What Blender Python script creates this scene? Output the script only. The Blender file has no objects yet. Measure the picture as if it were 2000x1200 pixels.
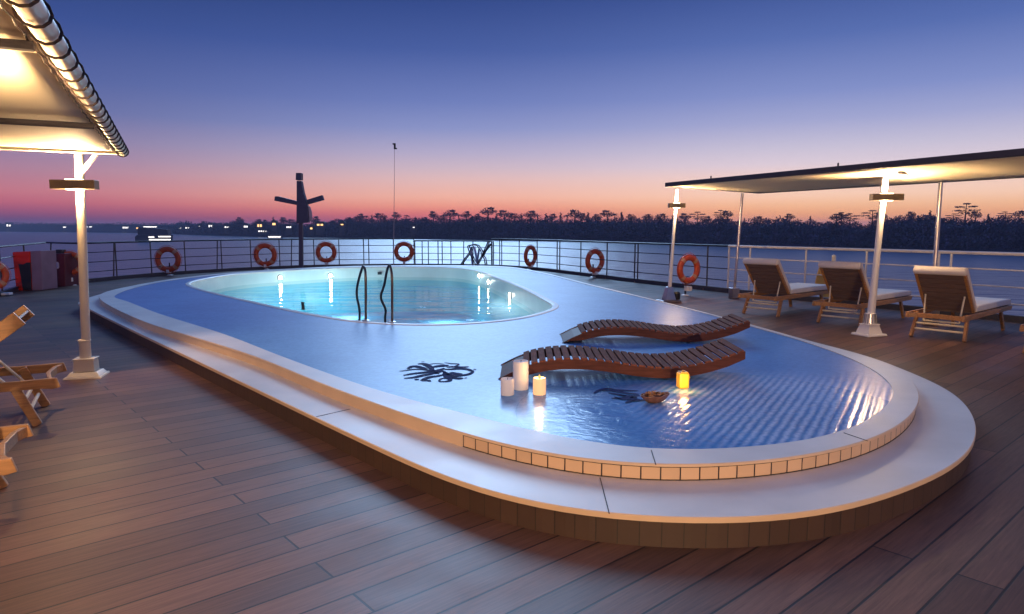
import bpy, bmesh, math, random
from mathutils import Vector, Matrix
from mathutils.geometry import tessellate_polygon
random.seed(7)
SC = bpy.context.scene
COL = SC.collection
PI = math.pi
R = math.radians

# ------------------------------------------------------------------ camera and measuring
H = 1.45
F = 1333.0
PITCH = math.atan(154.0 / F)
cd = bpy.data.cameras.new('camera'); cam = bpy.data.objects.new('camera', cd); COL.objects.link(cam)
cam.location = (0, 0, H); cam.rotation_euler = (PI/2 - PITCH, 0, 0)
cd.sensor_width = 36.0; cd.lens = 36.0 * F / 2000.0; cd.clip_start = 0.05; cd.clip_end = 20000
SC.camera = cam

def ray(px, py):
    a = (px - 1000) / F; b = (600 - py) / F
    return Vector((a, math.cos(PITCH) + b*math.sin(PITCH), -math.sin(PITCH) + b*math.cos(PITCH)))
def G(px, py, z=0.0):            # where a measured point lies on a level at height z
    d = ray(px, py); t = (z - H) / d.z
    return Vector((d.x*t, d.y*t, z))
def P(px, py, Y):                # the point of a measured line at distance Y
    d = ray(px, py); t = Y / d.y
    return Vector((d.x*t, Y, H + d.z*t))

# ------------------------------------------------------------------ objects
ROOTS = {}
def tag(o, label=None, cat=None, group=None, kind=None):
    if label: o['label'] = label
    if cat: o['category'] = cat
    if group: o['group'] = group
    if kind: o['kind'] = kind
    return o
def thing(name, label, cat, loc=(0, 0, 0), rz=0.0, group=None):
    o = bpy.data.objects.new(name, None); COL.objects.link(o)
    o.empty_display_size = .1
    o.location = loc; o.rotation_euler = (0, 0, rz)
    return tag(o, label, cat, group)
def kids(o): return [c for c in bpy.data.objects if c.parent == o]
def dup(o, loc, rz=None, label=None, scale=None):
    def cp(s, par):
        c = s.copy(); COL.objects.link(c)
        if par is not None: c.parent = par
        for ch in kids(s): cp(ch, c)
        return c
    r = cp(o, None)
    r.location = loc
    if rz is not None: r.rotation_euler = (0, 0, rz)
    if scale is not None: r.scale = scale
    if label: r['label'] = label
    return r

class MB:
    def __init__(s): s.v = []; s.f = []; s.uv = {}
    def add(s, vs, fs, uvs=None):
        n = len(s.v); s.v += [tuple(p) for p in vs]
        for i, f in enumerate(fs):
            if uvs: s.uv[len(s.f)] = uvs[i]
            s.f.append(tuple(n + k for k in f))
        return s
    def box(s, c, size, rz=0.0, M=None):
        x, y, z = size[0]/2, size[1]/2, size[2]/2
        vs = [Vector(p) for p in ((-x,-y,-z),(x,-y,-z),(x,y,-z),(-x,y,-z),(-x,-y,z),(x,-y,z),(x,y,z),(-x,y,z))]
        m = M if M is not None else Matrix.Translation(Vector(c)) @ Matrix.Rotation(rz, 4, 'Z')
        return s.add([m @ v for v in vs], [(0,3,2,1),(4,5,6,7),(0,1,5,4),(1,2,6,5),(2,3,7,6),(3,0,4,7)])
    def bar(s, a, b, w, h, up=(0, 0, 1)):         # a rectangular bar from a to b
        a = Vector(a); b = Vector(b); d = (b-a); L = d.length; d.normalize()
        u = Vector(up); x = d.cross(u)
        if x.length < 1e-4: x = d.cross(Vector((0, 1, 0)))
        x.normalize(); z = x.cross(d)
        m = Matrix((x, d, z)).transposed().to_4x4(); m.translation = (a+b)/2
        return s.box(None, (w, L, h), M=m)
    def tube(s, pts, r, n=8, closed=False, cap=True):
        pts = [Vector(p) for p in pts]; k = len(pts)
        rs = r if isinstance(r, (list, tuple)) else [r]*k
        vs = []; prev = None
        for i, p in enumerate(pts):
            if closed: t = pts[(i+1) % k] - pts[i-1]
            else: t = pts[min(i+1, k-1)] - pts[max(i-1, 0)]
            t.normalize()
            if prev is None:
                a = Vector((0, 0, 1)) if abs(t.z) < .9 else Vector((1, 0, 0))
                x = t.cross(a).normalized()
            else:
                x = (prev - t*prev.dot(t)).normalized()
            prev = x; y = t.cross(x)
            for j in range(n):
                q = 2*PI*j/n
                vs.append(p + (x*math.cos(q) + y*math.sin(q))*rs[i])
        fs = []
        for i in range(k if closed else k-1):
            i2 = (i+1) % k
            for j in range(n):
                j2 = (j+1) % n
                fs.append((i*n+j, i*n+j2, i2*n+j2, i2*n+j))
        if cap and not closed:
            fs.append(tuple(range(n))[::-1]); fs.append(tuple((k-1)*n+j for j in range(n)))
        return s.add(vs, fs)
    def lathe(s, prof, c=(0, 0, 0), n=24, M=None):
        vs = []; fs = []; c = Vector(c); k = len(prof)
        for (r, z) in prof:
            for j in range(n):
                q = 2*PI*j/n; p = Vector((r*math.cos(q), r*math.sin(q), z))
                vs.append((M @ p) if M is not None else p + c)
        for i in range(k-1):
            for j in range(n):
                j2 = (j+1) % n
                fs.append((i*n+j, i*n+j2, (i+1)*n+j2, (i+1)*n+j))
        fs.append(tuple(range(n))[::-1]); fs.append(tuple((k-1)*n+j for j in range(n)))
        return s.add(vs, fs)
    def prism(s, poly, lo, hi, fn):               # polygon (a,b) extruded from lo to hi; fn(a,b,t) -> point
        n = len(poly)
        vs = [fn(a, b, lo) for a, b in poly] + [fn(a, b, hi) for a, b in poly]
        fs = [tuple(range(n))[::-1], tuple(range(n, 2*n))] + [(i, (i+1) % n, n+(i+1) % n, n+i) for i in range(n)]
        return s.add(vs, fs)
    def frustum(s, c, a, b, h, rz=0):             # square base a, top b
        x, y = a[0]/2, a[1]/2; X, Y = b[0]/2, b[1]/2
        vs = [(-x,-y,0),(x,-y,0),(x,y,0),(-x,y,0),(-X,-Y,h),(X,-Y,h),(X,Y,h),(-X,Y,h)]
        m = Matrix.Translation(Vector(c)) @ Matrix.Rotation(rz, 4, 'Z')
        return s.add([m @ Vector(v) for v in vs], [(0,3,2,1),(4,5,6,7),(0,1,5,4),(1,2,6,5),(2,3,7,6),(3,0,4,7)])
    def build(s, name, mat, parent=None, smooth=False, bevel=0, world=False, recalc=True, angle=40):
        me = bpy.data.meshes.new(name)
        vs = s.v
        if world and parent is not None:
            inv = (Matrix.Translation(parent.location) @ Matrix.Rotation(parent.rotation_euler.z, 4, 'Z')).inverted()
            vs = [tuple(inv @ Vector(v)) for v in vs]
        me.from_pydata(vs, [], s.f)
        if s.uv:
            ul = me.uv_layers.new(name='UVMap')
            for p in me.polygons:
                u = s.uv.get(p.index)
                if u:
                    for li, c in zip(p.loop_indices, u): ul.data[li].uv = c
        if recalc:
            bm = bmesh.new(); bm.from_mesh(me); bmesh.ops.recalc_face_normals(bm, faces=bm.faces); bm.to_mesh(me); bm.free()
        if smooth:
            for p in me.polygons: p.use_smooth = True
            try: me.set_sharp_from_angle(angle=R(angle))
            except Exception: pass
        me.materials.append(mat); me.update()
        o = bpy.data.objects.new(name, me); COL.objects.link(o)
        if parent is not None: o.parent = parent
        if bevel:
            b = o.modifiers.new('bevel', 'BEVEL'); b.width = bevel; b.segments = 2; b.limit_method = 'ANGLE'; b.angle_limit = R(35)
        return o

def catmull(pts, closed=False, k=8):
    pts = [Vector(p) for p in pts]; n = len(pts); out = []
    for i in range(n if closed else n-1):
        if closed: p0, p1, p2, p3 = pts[i-1], pts[i], pts[(i+1) % n], pts[(i+2) % n]
        else: p0, p1, p2, p3 = pts[max(i-1, 0)], pts[i], pts[i+1], pts[min(i+2, n-1)]
        # centripetal-ish: chord lengths
        d1 = max((p1-p0).length, 1e-6)**.5; d2 = max((p2-p1).length, 1e-6)**.5; d3 = max((p3-p2).length, 1e-6)**.5
        m1 = (p2-p1) ; m2 = (p2-p1)
        if (p1-p0).length > 1e-6: m1 = ((p1-p0)/d1 - (p2-p0)/(d1+d2) + (p2-p1)/d2)*d2
        if (p3-p2).length > 1e-6: m2 = ((p2-p1)/d2 - (p3-p1)/(d2+d3) + (p3-p2)/d3)*d2
        for j in range(k):
            t = j/k; t2 = t*t; t3 = t2*t
            out.append(p1*(2*t3-3*t2+1) + m1*(t3-2*t2+t) + p2*(-2*t3+3*t2) + m2*(t3-t2))
    if not closed: out.append(pts[-1])
    return out
def resample(pts, n, closed=True):
    pts = list(pts); q = pts + [pts[0]] if closed else pts
    L = [0]
    for a, b in zip(q, q[1:]): L.append(L[-1] + (b-a).length)
    out = []; i = 0
    m = n if closed else n-1
    for k in range(n):
        d = L[-1]*k/m
        while i < len(L)-2 and L[i+1] < d: i += 1
        s = L[i+1]-L[i]
        out.append(q[i].lerp(q[i+1], (d-L[i])/s if s > 1e-9 else 0))
    return out
def smooth_loop(pts, it=6):
    for _ in range(it):
        n = len(pts)
        pts = [pts[i-1]*.25 + pts[i]*.5 + pts[(i+1) % n]*.25 for i in range(n)]
    return pts
def offset_loop(pts, d):          # outward for positive d on a counter-clockwise loop
    n = len(pts); out = []
    for i in range(n):
        t = pts[(i+1) % n]-pts[i-1]; t.z = 0; t.normalize()
        out.append(pts[i] + Vector((t.y, -t.x, 0))*d)
    return out
def ccw(pts):
    a = sum(p.x*q.y - q.x*p.y for p, q in zip(pts, pts[1:]+pts[:1]))
    return pts if a > 0 else pts[::-1]
def atz(pts, z): return [Vector((p.x, p.y, z)) for p in pts]

# ------------------------------------------------------------------ materials
def srgb(r, g, b):
    f = lambda c: (c/12.92 if c <= .04045 else ((c+.055)/1.055)**2.4)
    return (f(r/255), f(g/255), f(b/255), 1)
class NT:
    def __init__(s, m):
        s.t = m.node_tree; s.n = s.t.nodes; s.l = s.t.links
    def new(s, typ, **kw):
        x = s.n.new(typ)
        for k, v in kw.items():
            setattr(x, k, v)
        return x
    def link(s, a, b): s.l.new(a, b)
def mat(name, col, rough=.5, metal=0, var=.12, scale=8, bump=0.0, bscale=60, spec=.5, stretch=None, rvar=.0, coord='Object'):
    m = bpy.data.materials.new(name); m.use_nodes = True
    t = NT(m); b = t.n['Principled BSDF']
    b.inputs['Roughness'].default_value = rough; b.inputs['Metallic'].default_value = metal
    b.inputs['Specular IOR Level'].default_value = spec
    tc = t.new('ShaderNodeTexCoord'); mp = t.new('ShaderNodeMapping'); t.link(tc.outputs[coord], mp.inputs['Vector'])
    if stretch: mp.inputs['Scale'].default_value = stretch
    nz = t.new('ShaderNodeTexNoise'); nz.inputs['Scale'].default_value = scale; nz.inputs['Detail'].default_value = 6
    t.link(mp.outputs['Vector'], nz.inputs['Vector'])
    rp = t.new('ShaderNodeValToRGB'); c = col if len(col) == 4 else (*col, 1)
    lo = tuple(x*(1-var) for x in c[:3]) + (1,); hi = tuple(min(1, x*(1+var)) for x in c[:3]) + (1,)
    rp.color_ramp.elements[0].position = .3; rp.color_ramp.elements[1].position = .7
    rp.color_ramp.elements[0].color = lo; rp.color_ramp.elements[1].color = hi
    t.link(nz.outputs['Fac'], rp.inputs['Fac']); t.link(rp.outputs['Color'], b.inputs['Base Color'])
    if rvar:
        mr = t.new('ShaderNodeMapRange'); mr.inputs['From Min'].default_value = .3; mr.inputs['From Max'].default_value = .7
        mr.inputs['To Min'].default_value = max(0, rough-rvar); mr.inputs['To Max'].default_value = rough+rvar
        t.link(nz.outputs['Fac'], mr.inputs['Value']); t.link(mr.outputs['Result'], b.inputs['Roughness'])
    if bump:
        n2 = t.new('ShaderNodeTexNoise'); n2.inputs['Scale'].default_value = bscale; n2.inputs['Detail'].default_value = 4
        t.link(mp.outputs['Vector'], n2.inputs['Vector'])
        bp = t.new('ShaderNodeBump'); bp.inputs['Strength'].default_value = bump; bp.inputs['Distance'].default_value = .01
        t.link(n2.outputs['Fac'], bp.inputs['Height']); t.link(bp.outputs['Normal'], b.inputs['Normal'])
    return m
def emit(name, col, strength):
    m = bpy.data.materials.new(name); m.use_nodes = True
    t = NT(m); t.n.remove(t.n['Principled BSDF'])
    e = t.new('ShaderNodeEmission'); e.inputs['Color'].default_value = (*col[:3], 1); e.inputs['Strength'].default_value = strength
    t.link(e.outputs['Emission'], t.n['Material Output'].inputs['Surface'])
    return m

PLANK_ANG = R(41)
def deck_material():
    m = bpy.data.materials.new('deck_planks'); m.use_nodes = True
    t = NT(m); b = t.n['Principled BSDF']
    tc = t.new('ShaderNodeTexCoord'); mp = t.new('ShaderNodeMapping')
    mp.inputs['Rotation'].default_value = (0, 0, -PLANK_ANG); mp.inputs['Location'].default_value = (-1.21+4.0, 0.02, 0)
    t.link(tc.outputs['Object'], mp.inputs['Vector'])
    br = t.new('ShaderNodeTexBrick')
    br.offset = .5; br.offset_frequency = 2; br.squash = 1
    for k, v in (('Scale', 1), ('Mortar Size', .0055), ('Mortar Smooth', .15), ('Bias', 0), ('Brick Width', 4.0), ('Row Height', .17)):
        br.inputs[k].default_value = v
    br.inputs['Color1'].default_value = (.088, .042, .028, 1); br.inputs['Color2'].default_value = (.178, .086, .054, 1)
    br.inputs['Mortar'].default_value = (.012, .008, .008, 1)
    t.link(mp.outputs['Vector'], br.inputs['Vector'])
    st = t.new('ShaderNodeMapping'); st.inputs['Scale'].default_value = (1.2, 26, 1); t.link(mp.outputs['Vector'], st.inputs['Vector'])
    g = t.new('ShaderNodeTexNoise'); g.inputs['Scale'].default_value = 3.0; g.inputs['Detail'].default_value = 8; g.inputs['Roughness'].default_value = .65; g.inputs['Distortion'].default_value = .6
    t.link(st.outputs['Vector'], g.inputs['Vector'])
    gr = t.new('ShaderNodeMapRange'); gr.inputs['From Min'].default_value = .3; gr.inputs['From Max'].default_value = .72
    gr.inputs['To Min'].default_value = .62; gr.inputs['To Max'].default_value = 1.28
    t.link(g.outputs['Fac'], gr.inputs['Value'])
    big = t.new('ShaderNodeTexNoise'); big.inputs['Scale'].default_value = .9; big.inputs['Detail'].default_value = 4
    t.link(tc.outputs['Object'], big.inputs['Vector'])
    bg = t.new('ShaderNodeMapRange'); bg.inputs['From Min'].default_value = .3; bg.inputs['From Max'].default_value = .7
    bg.inputs['To Min'].default_value = .82; bg.inputs['To Max'].default_value = 1.15
    t.link(big.outputs['Fac'], bg.inputs['Value'])
    mu = t.new('ShaderNodeMath', operation='MULTIPLY'); t.link(gr.outputs['Result'], mu.inputs[0]); t.link(bg.outputs['Result'], mu.inputs[1])
    mx = t.new('ShaderNodeVectorMath', operation='SCALE'); t.link(br.outputs['Color'], mx.inputs[0]); t.link(mu.outputs[0], mx.inputs['Scale'])
    t.link(mx.outputs['Vector'], b.inputs['Base Color'])
    rr = t.new('ShaderNodeMapRange'); rr.inputs['From Min'].default_value = .3; rr.inputs['From Max'].default_value = .7
    rr.inputs['To Min'].default_value = .42; rr.inputs['To Max'].default_value = .62
    t.link(big.outputs['Fac'], rr.inputs['Value']); t.link(rr.outputs['Result'], b.inputs['Roughness'])
    b.inputs['Specular IOR Level'].default_value = .36
    h = t.new('ShaderNodeMath', operation='MULTIPLY_ADD'); h.inputs[1].default_value = .12
    inv = t.new('ShaderNodeMath', operation='SUBTRACT'); inv.inputs[0].default_value = 1; t.link(br.outputs['Fac'], inv.inputs[1])
    t.link(g.outputs['Fac'], h.inputs[0]); t.link(inv.outputs[0], h.inputs[2])
    bp = t.new('ShaderNodeBump'); bp.inputs['Strength'].default_value = .5; bp.inputs['Distance'].default_value = .006
    t.link(h.outputs[0], bp.inputs['Height']); t.link(bp.outputs['Normal'], b.inputs['Normal'])
    return m
def seam_material(name, col, spacing, joint, rough=.5, jcol=(.02, .015, .012), var=.18, width=.006, hline=None):
    # vertical joints at a fixed spacing along the run of a curved face (UV u in metres)
    m = bpy.data.materials.new(name); m.use_nodes = True
    t = NT(m); b = t.n['Principled BSDF']; b.inputs['Roughness'].default_value = rough
    tc = t.new('ShaderNodeTexCoord'); sp = t.new('ShaderNodeSeparateXYZ'); t.link(tc.outputs['UV'], sp.inputs[0])
    dv = t.new('ShaderNodeMath', operation='DIVIDE'); dv.inputs[1].default_value = spacing; t.link(sp.outputs['X'], dv.inputs[0])
    fr = t.new('ShaderNodeMath', operation='FRACT'); t.link(dv.outputs[0], fr.inputs[0])
    lt = t.new('ShaderNodeMath', operation='LESS_THAN'); lt.inputs[1].default_value = width/spacing; t.link(fr.outputs[0], lt.inputs[0])
    fl = t.new('ShaderNodeMath', operation='FLOOR'); t.link(dv.outputs[0], fl.inputs[0])
    wn = t.new('ShaderNodeTexWhiteNoise', noise_dimensions='1D'); t.link(fl.outputs[0], wn.inputs['W'])
    nz = t.new('ShaderNodeTexNoise'); nz.inputs['Scale'].default_value = 7; nz.inputs['Detail'].default_value = 6; t.link(tc.outputs['Object'], nz.inputs['Vector'])
    ad = t.new('ShaderNodeMath', operation='ADD'); t.link(wn.outputs['Value'], ad.inputs[0]); t.link(nz.outputs['Fac'], ad.inputs[1])
    mr = t.new('ShaderNodeMapRange'); mr.inputs['From Min'].default_value = .3; mr.inputs['From Max'].default_value = 1.7
    mr.inputs['To Min'].default_value = 1-var; mr.inputs['To Max'].default_value = 1+var; t.link(ad.outputs[0], mr.inputs['Value'])
    sc = t.new('ShaderNodeVectorMath', operation='SCALE'); sc.inputs[0].default_value = col; t.link(mr.outputs['Result'], sc.inputs['Scale'])
    mx = t.new('ShaderNodeMix', data_type='RGBA'); mx.inputs[7].default_value = (*jcol, 1)
    t.link(lt.outputs[0], mx.inputs[0]); t.link(sc.outputs['Vector'], mx.inputs[6])
    t.link(mx.outputs[2], b.inputs['Base Color'])
    bp = t.new('ShaderNodeBump'); bp.inputs['Strength'].default_value = .6; bp.inputs['Distance'].default_value = .004; bp.invert = True
    t.link(lt.outputs[0], bp.inputs['Height']); t.link(bp.outputs['Normal'], b.inputs['Normal'])
    return m
def pool_floor_material():
    m = bpy.data.materials.new('wet_blue_floor'); m.use_nodes = True
    t = NT(m); b = t.n['Principled BSDF']
    tc = t.new('ShaderNodeTexCoord')
    nz = t.new('ShaderNodeTexNoise'); nz.inputs['Scale'].default_value = 1.3; nz.inputs['Detail'].default_value = 8; nz.inputs['Roughness'].default_value = .6
    t.link(tc.outputs['Object'], nz.inputs['Vector'])
    rp = t.new('ShaderNodeValToRGB'); e = rp.color_ramp.elements
    e[0].position = .3; e[1].position = .72; e[0].color = (.055, .20, .45, 1); e[1].color = (.105, .30, .57, 1)
    vo = t.new('ShaderNodeTexVoronoi'); vo.inputs['Scale'].default_value = 34; t.link(tc.outputs['Object'], vo.inputs['Vector'])
    vs_ = t.new('ShaderNodeSeparateColor'); t.link(vo.outputs['Color'], vs_.inputs[0])
    vm = t.new('ShaderNodeMath', operation='MULTIPLY_ADD'); vm.inputs[1].default_value = .34; t.link(vs_.outputs[0], vm.inputs[0])
    vsb = t.new('ShaderNodeMath', operation='SUBTRACT'); vsb.inputs[1].default_value = .17; t.link(nz.outputs['Fac'], vsb.inputs[0]); t.link(vsb.outputs[0], vm.inputs[2])
    t.link(vm.outputs[0], rp.inputs['Fac'])
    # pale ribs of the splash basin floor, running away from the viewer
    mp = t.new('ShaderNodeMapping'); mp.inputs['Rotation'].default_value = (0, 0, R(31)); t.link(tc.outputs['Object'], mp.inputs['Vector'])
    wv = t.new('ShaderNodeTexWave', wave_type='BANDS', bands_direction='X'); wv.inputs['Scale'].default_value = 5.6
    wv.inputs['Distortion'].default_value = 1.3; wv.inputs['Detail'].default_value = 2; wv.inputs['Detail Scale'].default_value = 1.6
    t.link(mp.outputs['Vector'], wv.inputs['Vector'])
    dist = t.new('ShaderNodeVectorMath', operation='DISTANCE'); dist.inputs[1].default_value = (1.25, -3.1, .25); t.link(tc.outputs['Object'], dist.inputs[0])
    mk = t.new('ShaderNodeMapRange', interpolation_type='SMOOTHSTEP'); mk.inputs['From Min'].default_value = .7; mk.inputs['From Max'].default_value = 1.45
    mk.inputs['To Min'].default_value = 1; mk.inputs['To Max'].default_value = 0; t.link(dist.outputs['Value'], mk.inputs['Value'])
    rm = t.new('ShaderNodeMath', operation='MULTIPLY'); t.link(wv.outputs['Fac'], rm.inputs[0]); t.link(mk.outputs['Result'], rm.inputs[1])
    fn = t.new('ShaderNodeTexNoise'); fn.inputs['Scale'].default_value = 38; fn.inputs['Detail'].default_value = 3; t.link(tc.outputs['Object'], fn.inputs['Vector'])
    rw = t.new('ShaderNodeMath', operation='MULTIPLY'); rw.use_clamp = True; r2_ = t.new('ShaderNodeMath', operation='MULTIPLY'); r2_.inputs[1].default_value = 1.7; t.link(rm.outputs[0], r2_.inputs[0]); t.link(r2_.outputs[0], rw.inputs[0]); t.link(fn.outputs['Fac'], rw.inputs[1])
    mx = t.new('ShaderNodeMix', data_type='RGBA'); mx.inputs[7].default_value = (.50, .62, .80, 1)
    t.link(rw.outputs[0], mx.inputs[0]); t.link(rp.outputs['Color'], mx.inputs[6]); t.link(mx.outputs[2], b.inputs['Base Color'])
    # ripples of the thin water: ribs + swirls
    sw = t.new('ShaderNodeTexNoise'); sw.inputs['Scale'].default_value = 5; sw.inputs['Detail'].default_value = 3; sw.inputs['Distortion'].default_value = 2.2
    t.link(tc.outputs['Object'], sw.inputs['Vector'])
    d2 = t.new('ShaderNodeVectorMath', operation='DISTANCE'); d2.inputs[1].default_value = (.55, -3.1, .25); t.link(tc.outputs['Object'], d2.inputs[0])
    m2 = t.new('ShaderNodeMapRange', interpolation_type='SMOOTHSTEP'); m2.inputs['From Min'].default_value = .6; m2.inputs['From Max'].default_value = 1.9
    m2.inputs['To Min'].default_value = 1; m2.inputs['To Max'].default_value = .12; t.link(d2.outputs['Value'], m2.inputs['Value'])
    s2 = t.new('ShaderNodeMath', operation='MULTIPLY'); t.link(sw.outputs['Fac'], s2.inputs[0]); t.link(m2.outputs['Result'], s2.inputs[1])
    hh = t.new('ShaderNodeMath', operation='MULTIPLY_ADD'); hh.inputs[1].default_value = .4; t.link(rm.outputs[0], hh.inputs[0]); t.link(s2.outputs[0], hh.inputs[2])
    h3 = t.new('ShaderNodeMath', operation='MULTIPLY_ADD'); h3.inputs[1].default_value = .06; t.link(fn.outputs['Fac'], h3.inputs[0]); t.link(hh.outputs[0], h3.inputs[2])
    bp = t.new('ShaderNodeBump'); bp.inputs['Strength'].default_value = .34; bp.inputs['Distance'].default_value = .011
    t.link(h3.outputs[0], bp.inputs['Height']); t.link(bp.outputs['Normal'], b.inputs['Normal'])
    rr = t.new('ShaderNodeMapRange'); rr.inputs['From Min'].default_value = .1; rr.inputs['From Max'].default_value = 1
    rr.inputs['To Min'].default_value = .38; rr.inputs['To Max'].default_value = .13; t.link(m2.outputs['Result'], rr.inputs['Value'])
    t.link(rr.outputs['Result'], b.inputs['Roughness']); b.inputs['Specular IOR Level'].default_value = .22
    return m
def thin_water(name, tint, rough, scale, dist, refl=1.0, stretch=(1, 1, 1)):
    m = bpy.data.materials.new(name); m.use_nodes = True
    t = NT(m); t.n.remove(t.n['Principled BSDF'])
    tr = t.new('ShaderNodeBsdfTransparent'); tr.inputs['Color'].default_value = (*tint, 1)
    gl = t.new('ShaderNodeBsdfGlossy'); gl.inputs['Roughness'].default_value = rough
    fr = t.new('ShaderNodeFresnel'); fr.inputs['IOR'].default_value = 1.33
    tc = t.new('ShaderNodeTexCoord'); mp = t.new('ShaderNodeMapping'); mp.inputs['Scale'].default_value = stretch; t.link(tc.outputs['Object'], mp.inputs['Vector'])
    nz = t.new('ShaderNodeTexNoise'); nz.inputs['Scale'].default_value = scale; nz.inputs['Detail'].default_value = 4; t.link(mp.outputs['Vector'], nz.inputs['Vector'])
    bp = t.new('ShaderNodeBump'); bp.inputs['Strength'].default_value = 1; bp.inputs['Distance'].default_value = dist; t.link(nz.outputs['Fac'], bp.inputs['Height'])
    t.link(bp.outputs['Normal'], gl.inputs['Normal']); t.link(bp.outputs['Normal'], fr.inputs['Normal'])
    mu = t.new('ShaderNodeMath', operation='MULTIPLY'); mu.inputs[1].default_value = refl; t.link(fr.outputs['Fac'], mu.inputs[0]); mu.use_clamp = True
    mx = t.new('ShaderNodeMixShader'); t.link(mu.outputs[0], mx.inputs[0]); t.link(tr.outputs[0], mx.inputs[1]); t.link(gl.outputs[0], mx.inputs[2])
    t.link(mx.outputs[0], t.n['Material Output'].inputs['Surface'])
    return m
def river_material():
    m = bpy.data.materials.new('river_water'); m.use_nodes = True
    t = NT(m); b = t.n['Principled BSDF']
    b.inputs['Base Color'].default_value = (.05, .06, .12, 1); b.inputs['Roughness'].default_value = .28; b.inputs['IOR'].default_value = 1.33
    tc = t.new('ShaderNodeTexCoord'); mp = t.new('ShaderNodeMapping'); mp.inputs['Scale'].default_value = (.35, 1.0, 1); t.link(tc.outputs['Object'], mp.inputs['Vector'])
    nz = t.new('ShaderNodeTexNoise'); nz.inputs['Scale'].default_value = .45; nz.inputs['Detail'].default_value = 5; t.link(mp.outputs['Vector'], nz.inputs['Vector'])
    bp = t.new('ShaderNodeBump'); bp.inputs['Strength'].default_value = .8; bp.inputs['Distance'].default_value = 1.0; t.link(nz.outputs['Fac'], bp.inputs['Height'])
    t.link(bp.outputs['Normal'], b.inputs['Normal'])
    return m

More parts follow.
